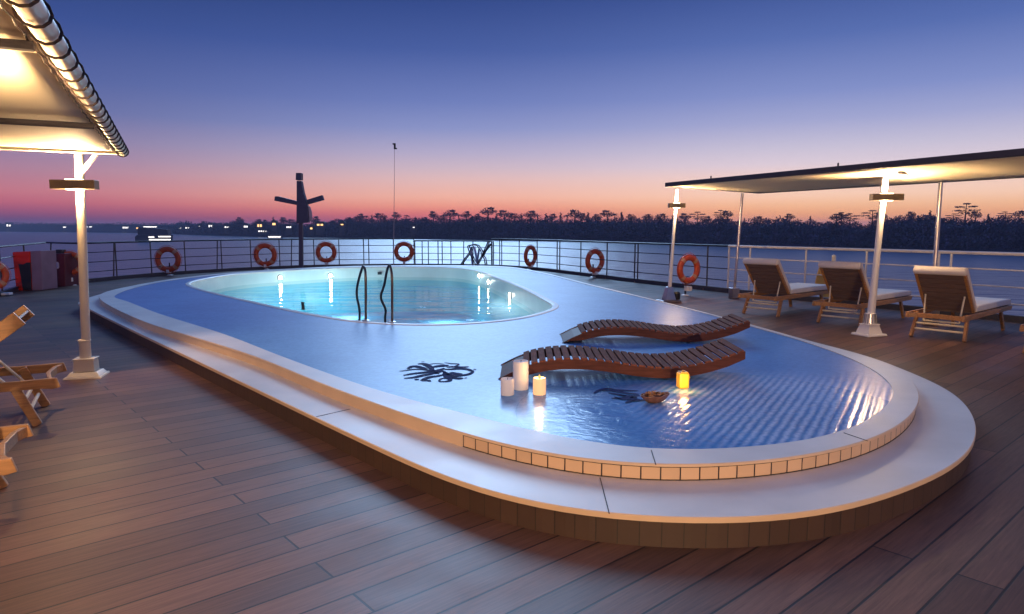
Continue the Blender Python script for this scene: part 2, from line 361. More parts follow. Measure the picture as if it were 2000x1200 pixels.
M = dict(
    deck=deck_material(),
    floor=pool_floor_material(),
    cladding=seam_material('step_cladding', (.058, .032, .022), .1, .004, rough=.55, width=.005),
    tiles=seam_material('cream_tiles', (.66, .45, .28), .101, .005, rough=.35, jcol=(.03, .02, .02), var=.08, width=.0075),
    stone=mat('cream_stone', (.74, .66, .58), .46, var=.11, scale=2.2, bump=.05, bscale=140, rvar=.06),
    riser=mat('cream_riser', (.68, .49, .32), .4, var=.06, scale=4),
    grout=mat('grout', (.03, .025, .025), .8),
    basin=mat('basin_turquoise_tile', (.035, .40, .52), .4, var=.1, scale=.8),
    basinfloor=mat('basin_floor_tile', (.22, .44, .66), .4, var=.1, scale=.8),
    basinwall=mat('basin_wall_cream', (.62, .66, .62), .4, var=.06, scale=2),
    teak=mat('teak', (.40, .195, .075), .45, var=.25, scale=5, stretch=(12, 1, 12), bump=.06, bscale=30),
    greyteak=mat('weathered_teak', (.15, .10, .09), .55, var=.22, scale=5, stretch=(1, 14, 14)),
    darkwood=mat('dark_wood', (.10, .034, .024), .55, spec=.12, var=.3, scale=4, stretch=(1.5, 14, 14), bump=.05, bscale=20),
    slatwood=mat('slat_wood', (.20, .075, .05), .75, var=.32, scale=4, spec=.03, stretch=(18, 1.5, 6)),
    cushion=mat('cream_cushion', (.74, .68, .64), .85, var=.05, scale=6, bump=.25, bscale=220),
    canvas=mat('cream_canvas', (.74, .64, .46), .8, var=.06, scale=1.2, bump=.08, bscale=300),
    canopytop=mat('navy_canvas_edge', (.045, .04, .055), .8),
    cream=mat('cream_painted_steel', (.72, .63, .48), .38, var=.05, scale=6, rvar=.08),
    white=mat('white_painted_steel', (.80, .77, .74), .35, var=.04, scale=6),
    rail=mat('shade_dark_rail', (.022, .020, .030), .45),  # unlit railing's darkness put into its colour; other dark fittings share it
    raillit=mat('lit_cream_rail', (.74, .68, .62), .4, var=.05),  # lamplit stretch of the same railing, its brightness put into the colour
    kerb=mat('deck_edge_plate', (.05, .05, .07), .5),
    steel=mat('steel_tube', (.42, .40, .42), .28, metal=1, var=.08),
    darksteel=mat('dark_steel_tube', (.10, .085, .085), .3, metal=1, var=.1),
    lampbox=mat('bronze_lamp_box', (.20, .155, .11), .38, metal=.4),
    cord=mat('dark_lacing_cord', (.035, .022, .02), .8, var=.3),
    ring=mat('orange_ring', (.52, .07, .02), .5, var=.2, scale=14),
    ringband=mat('grey_ring_band', (.50, .24, .14), .5),
    mast=mat('mast_blue_grey', (.06, .06, .11), .5),
    red=mat('red_gloss_paint', (.80, .025, .015), .2, var=.1),
    maroon=mat('maroon_paint', (.10, .012, .03), .4, var=.25, scale=3),
    mauve=mat('mauve_grey_panel', (.25, .16, .22), .5, var=.15, scale=3),
    black=mat('black_rubber', (.012, .013, .02), .5),
    candle=mat('white_candle_wax', (.80, .77, .76), .45, var=.03),
    shell=mat('brown_shell', (.20, .09, .05), .4, var=.3, scale=22),
    petal=mat('tan_petals', (.52, .25, .10), .5, var=.45, scale=30, bump=.6, bscale=45),
    mosaic=mat('dark_blue_mosaic', (.018, .03, .115), .85, var=.35, scale=20, spec=.08),
    orange=mat('orange_board_paint', (.66, .33, .06), .45, var=.1),
    orangish=mat('orangish_foot', (.60, .22, .10), .4),  # plain orange tone for the railing feet
    hull=mat('hull_paint', (.55, .55, .60), .5),
    foliage=mat('dark_foliage', (.105, .092, .15), .85, var=.35, scale=.2),
    trunk=mat('tree_bark', (.05, .04, .045), .9),
    bank=mat('dark_forest_floor', (.05, .046, .09), .95, var=.3, scale=.02),
    housewall=mat('house_plaster', (.12, .10, .11), .8),
    houseroof=mat('house_roof', (.05, .04, .05), .8),
    boat=mat('boat_hull', (.03, .03, .06), .5),
    flag=mat('pale_flag', (.55, .42, .50), .8),
    blue=mat('pale_blue_panel', (.25, .45, .75), .4),
    river=river_material(),
    poolwater=thin_water('pool_water', (.70, .93, .98), .04, 1.8, .03, .85, (.45, 1, 1)),
    lampglow=emit('lamp_glow', (1, .74, .42), 14),
    poolglow=emit('pool_lamp_glow', (1, .90, .74), 130),
    wick=emit('candle_glow', (1, .50, .14), 1.5),
    winwhite=emit('lit_window_white', (1, .93, .88), 2.4),
    winwarm=emit('lit_window_warm', (1, .55, .2), 2.4),
)
# the lit candle's wax and the amber lantern: they glow through
def wax(name, col, ecol, es):
    m = mat(name, col, .5, var=.05)
    t = NT(m); b = t.n['Principled BSDF']; b.inputs['Emission Color'].default_value = (*ecol, 1); b.inputs['Emission Strength'].default_value = es
    return m
M['litwax'] = wax('lit_candle_wax', (.85, .62, .40), (1, .50, .18), .75)
M['amber'] = wax('amber_lantern_glass', (.75, .36, .03), (1, .42, .03), .55)

# ------------------------------------------------------------------ lights
def spot(name, loc, direction, power, size=R(120), blend=.6, col=(1, .64, .32), radius=.03):
    l = bpy.data.lights.new(name, 'SPOT'); l.energy = power; l.color = col; l.spot_size = size; l.spot_blend = blend; l.shadow_soft_size = radius
    o = bpy.data.objects.new(name, l); COL.objects.link(o); o.location = loc
    o.rotation_euler = Vector(direction).to_track_quat('-Z', 'Y').to_euler(); return o
def point(name, loc, power, col=(1, .64, .32), radius=.05):
    l = bpy.data.lights.new(name, 'POINT'); l.energy = power; l.color = col; l.shadow_soft_size = radius
    o = bpy.data.objects.new(name, l); COL.objects.link(o); o.location = loc; return o

# ------------------------------------------------------------------ world: dusk sky
SUN_EL, SUN_AZ = R(-1.5), R(17)     # the sun has just gone down beyond the far bank, a little right of centre
w = bpy.data.worlds.new('World'); SC.world = w; w.use_nodes = True
t = NT(w); bgn = t.n['Background']
tc = t.new('ShaderNodeTexCoord'); nm = t.new('ShaderNodeVectorMath', operation='NORMALIZE'); t.link(tc.outputs['Generated'], nm.inputs[0])
sx = t.new('ShaderNodeSeparateXYZ'); t.link(nm.outputs[0], sx.inputs[0])
def ramp(stops):
    r = t.new('ShaderNodeValToRGB'); e = r.color_ramp.elements
    while len(e) > 1: e.remove(e[0])
    e[0].position = stops[0][0]; e[0].color = srgb(*stops[0][1])
    for p, c in stops[1:]:
        if p < .06: p *= .92
        x = e.new(p); x.color = srgb(*c)
    t.link(sx.outputs['Z'], r.inputs['Fac']); return r
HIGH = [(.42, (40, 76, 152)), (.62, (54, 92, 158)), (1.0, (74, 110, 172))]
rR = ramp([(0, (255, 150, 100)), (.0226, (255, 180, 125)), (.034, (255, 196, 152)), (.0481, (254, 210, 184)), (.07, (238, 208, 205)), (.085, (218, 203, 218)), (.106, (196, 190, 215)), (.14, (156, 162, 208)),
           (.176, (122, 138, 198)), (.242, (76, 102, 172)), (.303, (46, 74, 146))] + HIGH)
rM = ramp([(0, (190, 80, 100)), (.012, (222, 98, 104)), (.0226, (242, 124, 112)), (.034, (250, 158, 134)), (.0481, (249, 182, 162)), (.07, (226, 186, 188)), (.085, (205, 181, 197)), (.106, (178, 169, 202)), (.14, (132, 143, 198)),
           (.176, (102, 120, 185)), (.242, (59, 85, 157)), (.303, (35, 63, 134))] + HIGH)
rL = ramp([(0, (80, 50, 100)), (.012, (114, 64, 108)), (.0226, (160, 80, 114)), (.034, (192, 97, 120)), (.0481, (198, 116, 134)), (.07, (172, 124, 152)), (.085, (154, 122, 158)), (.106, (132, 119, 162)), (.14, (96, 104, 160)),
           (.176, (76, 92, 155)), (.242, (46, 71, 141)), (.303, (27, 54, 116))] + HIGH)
# azimuth: sideways part of the direction
hl = t.new('ShaderNodeVectorMath', operation='MULTIPLY'); hl.inputs[1].default_value = (1, 1, 0); t.link(nm.outputs[0], hl.inputs[0])
hn = t.new('ShaderNodeVectorMath', operation='NORMALIZE'); t.link(hl.outputs[0], hn.inputs[0])
hs = t.new('ShaderNodeSeparateXYZ'); t.link(hn.outputs[0], hs.inputs[0])
f1 = t.new('ShaderNodeMapRange', interpolation_type='SMOOTHSTEP'); f1.inputs['From Min'].default_value = -.66; f1.inputs['From Max'].default_value = -.05; t.link(hs.outputs['X'], f1.inputs['Value'])
f2 = t.new('ShaderNodeMapRange', interpolation_type='SMOOTHSTEP'); f2.inputs['From Min'].default_value = -.12; f2.inputs['From Max'].default_value = .40; t.link(hs.outputs['X'], f2.inputs['Value'])
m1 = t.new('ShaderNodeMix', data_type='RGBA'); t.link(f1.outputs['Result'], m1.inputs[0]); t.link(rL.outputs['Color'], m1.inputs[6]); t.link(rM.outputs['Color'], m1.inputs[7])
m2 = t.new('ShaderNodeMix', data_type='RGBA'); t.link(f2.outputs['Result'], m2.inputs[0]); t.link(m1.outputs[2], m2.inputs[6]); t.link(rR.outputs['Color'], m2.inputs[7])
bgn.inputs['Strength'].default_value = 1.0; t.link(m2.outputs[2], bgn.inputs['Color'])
sk = t.new('ShaderNodeTexSky'); sk.sky_type = 'NISHITA'; sk.sun_disc = False
sk.sun_elevation = SUN_EL; sk.sun_rotation = SUN_AZ
b2 = t.new('ShaderNodeBackground'); b2.inputs['Strength'].default_value = .05; t.link(sk.outputs['Color'], b2.inputs['Color'])
ad = t.new('ShaderNodeAddShader'); t.link(bgn.outputs[0], ad.inputs[0]); t.link(b2.outputs[0], ad.inputs[1])
t.link(ad.outputs[0], t.n['World Output'].inputs['Surface'])

# the twilight arch: one soft sun lamp, high above the place where the sun went down
sl = bpy.data.lights.new('twilight_sun', 'SUN'); sl.energy = 1.6; sl.angle = R(22); sl.color = (.42, .66, 1.0)
so = bpy.data.objects.new('twilight_sun', sl); COL.objects.link(so); so.location = (8, 30, 12)
so.rotation_euler = Vector((math.sin(R(4)), -math.cos(R(4)), -math.tan(R(25)))).to_track_quat('-Z', 'Y').to_euler()

# ------------------------------------------------------------------ outlines of the pool platform
ZS, ZC = .155, .25
cop_px = [(192,580),(283,629),(390,662),(500,697),(640,754),(770,801),(900,845),(1040,881),(1190,904),(1281,909),(1400,908),(1560,893),(1693,862),(1762,828),(1798,783),(1785,745),
          (1739,712),(1640,681),(1519,650),(1422,622),(1297,590),(1160,557),(1050,530),(985,520.5),(900,518.5),(780,518.5),(660,520.5),(530,527),(430,534.5),(330,546),(250,560),(207,570)]
cop = smooth_loop(resample(ccw(catmull([G(x, y, ZC) for x, y in cop_px], True, 10)), 420), 10)
inn_px = [(222,580),(246,588),(308,612),(444,655),(560,700),(750,766),(937,815),(1087,852),(1275,879),(1400,877.5),(1574,861),(1675,831),(1737,788),(1747,760),(1721,732),(1657,698),(1551,661),
          (1500,647),(1408,620.5),(1285,589),(1150,557),(1045,531.5),(985,523),(900,521),(780,520.5),(660,523),(530,529.5),(430,537),(330,548.5),(260,563)]
inn = smooth_loop(resample(ccw(catmull([G(x, y, ZC) for x, y in inn_px], True, 10)), 420), 8)
stp_px = [(152,590),(175,604),(353,690),(500,760),(700,855),(847,922),(962,963),(1113,996),(1250,1010),(1400,1014),(1533,1009),(1654,989),(1803,939),(1881,897),(1909,850),(1899,806),(1858,764),(1748,715)]
far = offset_loop(cop, .36)
def near_i(loop, p): return min(range(len(loop)), key=lambda i: (loop[i].xy - p.xy).length)
i0 = near_i(cop, G(1640, 681, ZC)); i1 = near_i(cop, G(250, 560, ZC))
n = len(cop); seq = []; i = i0
while True:                       # right side and far end: a step of even width, hidden behind the coping
    seq.append(far[i])
    if i == i1: break
    i = (i+1) % n
stp_w = ccw([G(x, y, ZS) for x, y in stp_px])
loop = stp_w + [seq[k] for k in range(0, len(seq), 8)]
stp = smooth_loop(resample(ccw(catmull(atz(loop, ZS), True, 8)), 420), 10)
hole_px = [(372,553),(385,562),(430,574),(500,590),(600,611),(700,627),(770,632),(830,633.5),(900,632),(998,623),(1045,613),(1075,603),(1080,596),(1060,584),(1020,563),(970,543),(925,528),(880,523),(780,521.8),(700,522.5),(560,528.5),(470,534.5),(405,544)]
hole = smooth_loop(resample(ccw(catmull([G(x, y, ZC) for x, y in hole_px], True, 10)), 260), 5)

def plate(name, outer, inner, z, m, parent):
    o = [Vector((p.x, p.y, 0)) for p in outer]; h = [Vector((p.x, p.y, 0)) for p in inner] if inner else None
    tri = tessellate_polygon([o, h[::-1]] if h else [o])
    vs = atz(outer, z) + (atz(inner[::-1], z) if inner else [])
    mb = MB(); mb.add(vs, [tuple(x) for x in tri])
    ob = mb.build(name, m, parent, world=True, recalc=False)
    for p in ob.data.polygons:
        pass
    bm = bmesh.new(); bm.from_mesh(ob.data)
    for f in bm.faces:
        if f.normal.z < 0: f.normal_flip()
    bm.to_mesh(ob.data); bm.free()
    return ob
def wall(mb, loop, z0, z1, closed=True, u0=0.0, outward=True):
    n = len(loop); u = u0
    for i in range(n if closed else n-1):
        a, b = loop[i], loop[(i+1) % n]; l = (b-a).length
        q = [(a.x, a.y, z0), (b.x, b.y, z0), (b.x, b.y, z1), (a.x, a.y, z1)]; uv = [(u, z0), (u+l, z0), (u+l, z1), (u, z1)]
        if not outward: q = q[::-1]; uv = uv[::-1]
        mb.add(q, [(0, 1, 2, 3)], [uv]); u += l
    return u
def ringstrip(mb, A, B):          # quads between two loops that share their indexing
    n = len(A)
    for i in range(n):
        j = (i+1) % n
        mb.add([A[i], A[j], B[j], B[i]], [(0, 1, 2, 3)])

pool = thing('swimming_pool', 'raised pool platform with cream steps, blue wet floor and a lit oval pool', 'pool', (.8, 7.5, 0))
# lowest riser, clad in dark boards
mb = MB(); r1 = offset_loop(stp, -.018); wall(mb, r1, 0.0, ZS-.028); mb.build('step_riser', M['cladding'], pool, world=True, recalc=False, smooth=True)
# step slab edge and tread
mb = MB(); wall(mb, stp, ZS-.028, ZS-.004)
ringstrip(mb, atz(stp, ZS-.004), atz(offset_loop(stp, -.004), ZS)); ringstrip(mb, atz(r1, ZS-.028), atz(stp, ZS-.028))
mb.build('step_edge', M['riser'], pool, world=True, recalc=False, smooth=True)
r2 = offset_loop(cop, -.016)
plate('step_tread', offset_loop(stp, -.004), r2, ZS, M['stone'], pool)
# tile band below the coping: tiles on the near bend, plain elsewhere
ia, ib = near_i(cop, G(900, 845, ZC)), near_i(cop, G(1796, 775, ZC))
def arc(loop, a, b):
    out = []; i = a
    while True:
        out.append(loop[i])
        if i == b: return out
        i = (i+1) % len(loop)
mb = MB(); wall(mb, arc(r2, ia, ib), ZS, ZC-.016, closed=False); mb.build('tile_band', M['tiles'], pool, world=True, recalc=False, smooth=True)
mb = MB(); wall(mb, arc(r2, ib, ia), ZS, ZC-.016, closed=False); mb.build('coping_riser', M['riser'], pool, world=True, recalc=False, smooth=True)
for z in (ZS+.004, ZC-.022):
    mb = MB()
    lp = offset_loop(arc(r2, ia, ib) , 0)
    for a, b in zip(arc(r2, ia, ib), arc(r2, ia, ib)[1:]):
        d = (b-a).normalized(); nn = Vector((d.y, -d.x, 0))*.0015
        mb.add([Vector((a.x, a.y, z-.003))+nn, Vector((b.x, b.y, z-.003))+nn, Vector((b.x, b.y, z+.003))+nn, Vector((a.x, a.y, z+.003))+nn], [(0, 1, 2, 3)])
    mb.build('joint_line', M['grout'], pool, world=True, recalc=False)
# coping
mb = MB(); wall(mb, cop, ZC-.016, ZC-.005)
ringstrip(mb, atz(cop, ZC-.005), atz(offset_loop(cop, -.005), ZC)); ringstrip(mb, atz(r2, ZC-.016), atz(cop, ZC-.016))
mb.build('coping_edge', M['riser'], pool, world=True, recalc=False, smooth=True)
plate('coping', offset_loop(cop, -.005), inn, ZC, M['stone'], pool)
# blue floor, 6 mm below the coping
mb = MB(); wall(mb, inn, ZC-.006, ZC, outward=False); mb.build('coping_inner_edge', M['riser'], pool, world=True, recalc=False)
lip = offset_loop(hole, .10)
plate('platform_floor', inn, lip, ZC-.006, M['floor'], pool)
mb = MB()
l0 = atz(lip, ZC-.006); l1 = atz(offset_loop(hole, .092), ZC+.004); l2 = atz(offset_loop(hole, .03), ZC+.008); l3 = atz(hole, ZC-.006); l4 = atz(hole, ZC-.04)
for a, b in ((l0, l1), (l1, l2), (l2, l3), (l3, l4)): ringstrip(mb, a, b)
mb.build('pool_rim', M['stone'], pool, world=True, recalc=False, smooth=True)
ZW = -.07
mb = MB(); wall(mb, hole, -.16, ZC-.04, outward=False); mb.build('basin_wall', M['basinwall'], pool, world=True, recalc=False, smooth=True)
mb = MB(); wall(mb, hole, -1.15, -.16, outward=False)
mb.build('basin_side', M['basin'], pool, world=True, recalc=False, smooth=True)
plate('basin_floor', hole, None, -1.15, M['basinfloor'], pool)
# joints across tread and coping
for (a, b, z) in (((684,799.5),(618,814.5),ZS), ((1172,934),(1190,1004),ZS), ((1272,880),(1281,908.5),ZC), ((1648,846),(1695,862),ZC)):
    p, q = G(*a, z), G(*b, z); d = (q-p).normalized(); nn = Vector((-d.y, d.x, 0))*.0022
    mb = MB(); mb.box((p+q)/2+Vector((0, 0, .0012)), ((q-p).length, .0044, .0024), math.atan2(d.y, d.x)); mb.build('joint_line', M['grout'], pool, world=True)
# water
pw = plate('pool_water', offset_loop(hole, -.003), None, ZW, M['poolwater'], None)
tag(pw, kind='structure')

# pool lamps, on the wall just above the water
for (px, py) in ((549, 543), (645, 539), (922, 539), (955, 551), (998, 577)):
    i = min(range(len(hole)), key=lambda k: abs((hole[k].x/hole[k].y*F*math.cos(PITCH)*1.0 + 1000) - px) + (1000 if (hole[k].y < 12 and px < 900) else 0) + (1000 if (px > 900 and hole[k].x < -.9) else 0) + (1000 if (px > 900 and hole[k].y < 9.6 and hole[k].x < .5) else 0))
    p = hole[i]; tt = (hole[(i+1) % len(hole)]-hole[i-1]).normalized(); inw = Vector((-tt.y, tt.x, 0))
    q = P(px, py, p.y)
    z = max(ZW+.05, min(.16, q.z))
    lt = thing('pool_lamp', 'small round lamp shining on the pool wall', 'lamp', (p.x, p.y, z), math.atan2(inw.y, inw.x), 'lamps round the pool wall')
    m4 = Matrix.Rotation(PI/2, 4, 'Y')
    mb = MB(); mb.lathe([(.075, .0), (.075, .02), (.055, .026)], M=m4, n=20); lr_ = mb.build('lamp_ring', M['steel'], lt, smooth=True)
    mb = MB(); mb.lathe([(.05, .027), (.045, .036), (.02, .042)], M=m4, n=20); mb.build('lens', M['poolglow'], lr_, smooth=True)
    point('pool_lamp_light', Vector((p.x, p.y, -.72)) + inw*1.0, 72 if px < 700 else (52 if px < 940 else 16), (.72, .96, 1.0), .12)
LAMPS = [o for o in bpy.data.objects if o.name.startswith('pool_lamp') and o.type == 'EMPTY']

# ------------------------------------------------------------------ deck, hull, water
rail_px = [(95,547),(165,552),(230,546),(330,537.5),(430,531),(510,526.5),(590,523.5),(680,521.5),(770,520.5),(850,520.5),(930,521.5),(980,523),(1050,528),(1134,538),(1240,551.5),(1380,567),(1500,580.5),(1680,598),(1826,613),(2000,631)]
rail_w = [Vector((-10.6, 5, 0)), G(0, 579)] + [G(x, y) for x, y in rail_px] + [Vector((9.0, 7.6, 0)), Vector((9.9, 4.5, 0))]
outer = offset_loop(ccw(rail_w + [Vector((10.2, -9, 0)), Vector((-10.6, -9, 0))]), .12)
deck = plate('deck', outer, offset_loop(stp, -.06), 0, M['deck'], None); tag(deck, kind='structure')
mb = MB(); wall(mb, outer, -6.9, -.004)
hull = mb.build('ship_hull', M['hull'], None, recalc=False); tag(hull, kind='structure')
ZR = -7.0
mb = MB(); S = 2600
mb.add([(-S, -600, ZR), (S, -600, ZR), (S, S, ZR), (-S, S, ZR)], [(0, 1, 2, 3)])
rv = mb.build('river_water', M['river'], None); tag(rv, kind='structure')

# ------------------------------------------------------------------ railings
def top_h(p): return 1.05
rail_line = resample(catmull(rail_w[2:], False, 10), 400, False)
port_line = resample([rail_w[0], rail_w[1], rail_w[2]], 40, False)
def rail_px_of(p):
    d = Vector((p.x, p.y, 0)) - Vector((0, 0, H)); c, s = math.cos(PITCH), math.sin(PITCH)
    return 1000 + F*d.x/(d.y*c - d.z*s)
def at_px(px):
    best = None
    for a, b in zip(rail_line, rail_line[1:]):
        xa, xb = rail_px_of(a), rail_px_of(b)
        if (xa-px)*(xb-px) <= 0 and xa != xb:
            return a.lerp(b, (px-xa)/(xb-xa))
    return rail_line[-1]
def seg(pa, pb):
    ia = min(range(len(rail_line)), key=lambda i: (rail_line[i]-pa).length); ib = min(range(len(rail_line)), key=lambda i: (rail_line[i]-pb).length)
    return [pa] + rail_line[ia+1:ib] + [pb]
def railing(name, label, pts, posts, m, h=1.05, rtop=.024, levels=(.26, .51, .76), feet=(), kerb=True, rp=.018):
    o = thing(name, label, 'railing', pts[0])
    lift = lambda z: [Vector((p.x, p.y, z)) for p in pts]
    mb = MB(); mb.tube(lift(h), rtop, 8); mb.build('top_rail', m, o, True, world=True)
    for l in levels:
        mb = MB(); mb.tube(lift(h*l), .0125, 6); mb.build('rail', m, o, True, world=True)
    for p in posts:
        lean = Vector((0, 0, 0))
        if len(p) == 4: lean = Vector((p[3], 0, 0))
        mb = MB(); mb.tube([Vector((p[0], p[1], 0)), Vector((p[0], p[1], h)) + lean], rp, 8); mb.build('post', m, o, True, world=True)
    if kerb:
        mb = MB()
        for a, b in zip(pts, pts[1:]): mb.bar(Vector((a.x, a.y, .05)), Vector((b.x, b.y, .05)), .09, .1)
        mb.build('base_plate', M['kerb'], o, world=True)
    for p in feet:
        mb = MB(); mb.lathe([(.045, 0), (.05, .02), (.035, .07), (.02, .085)], c=Vector((p.x, p.y, .0)), n=12); mb.build('post_foot', M['orangish'], o, True, world=True)
    return o
def pp(px, lean=0): q = at_px(px); return (q.x, q.y, 0, lean)
A, B, C_, D_ = at_px(97), at_px(810), at_px(960), at_px(1420)
E_ = rail_line[-1]
railing('railing', 'shaded dark bowed railing along the stern behind the oval pool', seg(A, B),
        [pp(97, .12), pp(222, .08), pp(229), pp(297), pp(363), pp(424, .06), pp(434), pp(491), pp(547), pp(569, .05), pp(614), pp(663), pp(711), pp(721), pp(769), pp(809)], M['rail'])
railing('railing', 'low shaded dark gate railing with close upright bars, beside the folded chairs', seg(B, C_),
        [pp(811), pp(825), pp(837), pp(856), pp(864), pp(881), pp(906), pp(924), pp(960)], M['rail'], h=.97)
railing('railing', 'shaded dark railing on copper feet right of the folded chairs', seg(C_, D_),
        [pp(976), pp(980), pp(1014), pp(1049), pp(1088), pp(1093), pp(1134), pp(1185), pp(1239), pp(1245), pp(1307), pp(1380)], M['rail'],
        feet=[at_px(x) for x in (1090, 1134, 1185, 1242, 1376)])
railing('railing', 'lamplit cream white railing behind the row of teak loungers', seg(D_, E_),
        [pp(1421), pp(1462), pp(1570), pp(1687), pp(1826), pp(1850), pp(2010)] , M['raillit'], rtop=.028, rp=.02, kerb=True)
pl = [p for p in port_line]
railing('railing', 'shaded dark railing running along the port side behind the red box', pl,
        [(pl[k].x, pl[k].y, 0) for k in (4, 10, 16, 20, 21, 26, 32)], M['rail'])

# ------------------------------------------------------------------ life rings on stands
def ring_mesh(o):
    n = 40; mb = MB()
    pts = [Vector((math.cos(2*PI*k/n)*.285, 0, math.sin(2*PI*k/n)*.285)) for k in range(n)]
    mb.tube(pts, .078, 12, closed=True)
    for i, v in enumerate(mb.v): mb.v[i] = (v[0], v[1]*.75, v[2])
    mb.build('ring_body', M['ring'], o, True, angle=180)
    for k in range(4):
        q0 = PI/4 + k*PI/2; mb = MB()
        pts = [Vector((math.cos(q0+d)*.285, 0, math.sin(q0+d)*.285)) for d in (-.15, -.05, .05, .15)]
        mb.tube(pts, .081, 12)
        for i, v in enumerate(mb.v): mb.v[i] = (v[0], v[1]*.76, v[2])
        mb.build('band', M['ringband'], o, True)
    mb = MB()
    pts = []
    for k in range(48):
        q = 2*PI*k/48; rr = .372 + .018*abs(math.sin(2*(q-PI/4)))
        pts.append(Vector((math.cos(q)*rr, 0, math.sin(q)*rr)))
    mb.tube(pts, .006, 5, closed=True); mb.build('grab_rope', M['ring'], o, True)
ring0 = None
rings = [(328,507,26,0,'orange life ring on the stern railing nearest the left awning post'),
         (518,498,23.5,0,'orange life ring left of the cross shaped mast'),
         (637,493,21,0,'orange life ring right of the cross shaped mast'),
         (789,492,20,0,'orange life ring beside the thin whip aerial'),
         (1036,500,21.5,.95,'narrow seeming orange life ring right of the folded chairs, turned edge on'),
         (1162,510,24.5,.65,'orange life ring on a pale stand, midway along the right railing'),
         (1345,526,30,.55,'tall weathered orange life ring between the two slim awning posts'),
         (137,514,24,.3,'orange life ring half hidden behind the maroon cabinet'),
         (-16,538,30,.9,'orange life ring at the frame edge left of the red box')]
def ring_holder(p, zc, rz):
    o = thing('ring_stand', '', 'stand', (p.x, p.y, 0), rz, 'short stands under the life rings')
    mb = MB(); mb.box((0, .075, (zc-.36)/2+.1), (.03, .03, zc-.16)); mb.build('upright', M['rail'], o, bevel=.003)
    mb = MB(); mb.box((0, .0, zc-.42), (.08, .16, .10)); mb.build('cradle', M['white'], o, bevel=.006)
    mb = MB(); mb.lathe([(.09, 0), (.09, .012), (.03, .03)], c=(0, .075, 0), n=16); mb.build('foot', M['white'], o, True)
    return o
stand_lab = ['short stand under the life ring nearest the left awning post','short stand under the life ring left of the mast','short stand under the life ring right of the mast',
             'short stand under the life ring beside the whip aerial','short stand under the edge on life ring','pale stand under the life ring midway along the right railing',
             'pale stand under the weathered life ring between the slim posts','short stand under the life ring behind the maroon cabinet','short stand under the life ring at the frame edge']
for k, (px, py, r, rz, lab) in enumerate(rings):
    if px == -16: p = G(-16, 594) + Vector((.6, -.4, 0)); Yd = p.y
    elif px == 137: Yd = G(137, 558).y
    else:
        q = at_px(px) ; Yd = q.y - .18
    if px == 1345: Yd = G(1345, 578).y
    c = P(px, py, Yd); sc = r*Yd/F/.372
    if ring0 is None:
        ring0 = thing('life_ring', lab, 'life ring', c, rz, 'orange life rings round the railings'); ring_mesh(ring0); ring0.scale = (sc, sc, sc)
    else:
        o = dup(ring0, c, rz, lab, (sc, sc, sc))
    hs_ = ring_holder(Vector((c.x, c.y, 0)), max(.55, c.z), rz); hs_['label'] = stand_lab[k]

# ------------------------------------------------------------------ mast and whip aerial
Ym = at_px(588).y - .12
u = Ym/F*math.cos(PITCH)
mp_ = lambda px, py: (P(px, py, Ym).x, P(px, py, Ym).z)
mst = thing('signal_mast', 'dark cross shaped signal mast with two drooping arms by the stern railing', 'mast', (P(588, 523, Ym).x, Ym, 0))
def flat(name, pts, th, m, dy=0, bev=.01):
    mb = MB(); mb.prism([mp_(*p) for p in pts], -th/2, th/2, lambda a, b, t_: Vector((a, Ym+dy+t_, b)))
    return mb.build(name, m, mst, world=True, bevel=bev)
flat('pole', [(584.5, 524), (592, 524), (591, 436), (584.5, 436)], .15, M['mast'])
flat('mast_body', [(580.5, 437), (604, 435), (601.5, 402), (600, 396), (594, 376), (590, 354), (581, 354), (581, 395)], .22, M['mast'])
flat('cap', [(579.5, 352.5), (590, 352.5), (590, 338.5), (580, 338.5)], .26, M['mast'])
flat('arm', [(580.4, 393), (580.4, 401), (537, 392.5), (538, 384), (545, 384)], .16, M['mast'])
flat('arm', [(599.5, 391), (602, 399.5), (633, 391), (630, 381.5)], .16, M['mast'])
flat('pennant', [(601, 402), (605, 404), (608.5, 415), (609.5, 430), (604.5, 432)], .03, M['flag'], dy=.05, bev=0)
Ya = at_px(769).y - .05
an = thing('whip_aerial', 'thin tall whip aerial with a small dark head, on the stern railing', 'aerial', (P(769, 466, Ya).x, Ya, 1.05))
mb = MB(); mb.tube([P(768.5, 520, Ya), P(769, 466, Ya), P(770, 380, Ya), P(770.5, 292, Ya)], [.014, .012, .01, .008], 6); mb.build('rod', M['steel'], an, True, world=True)
mb = MB(); c = P(771, 286, Ya); mb.box(c, (.07, .06, .22)); mb.box(c + Vector((-.03, 0, .085)), (.10, .062, .05)); mb.box(c + Vector((.03, 0, -.085)), (.10, .062, .05)); mb.build('head', M['black'], an, world=True, bevel=.008)

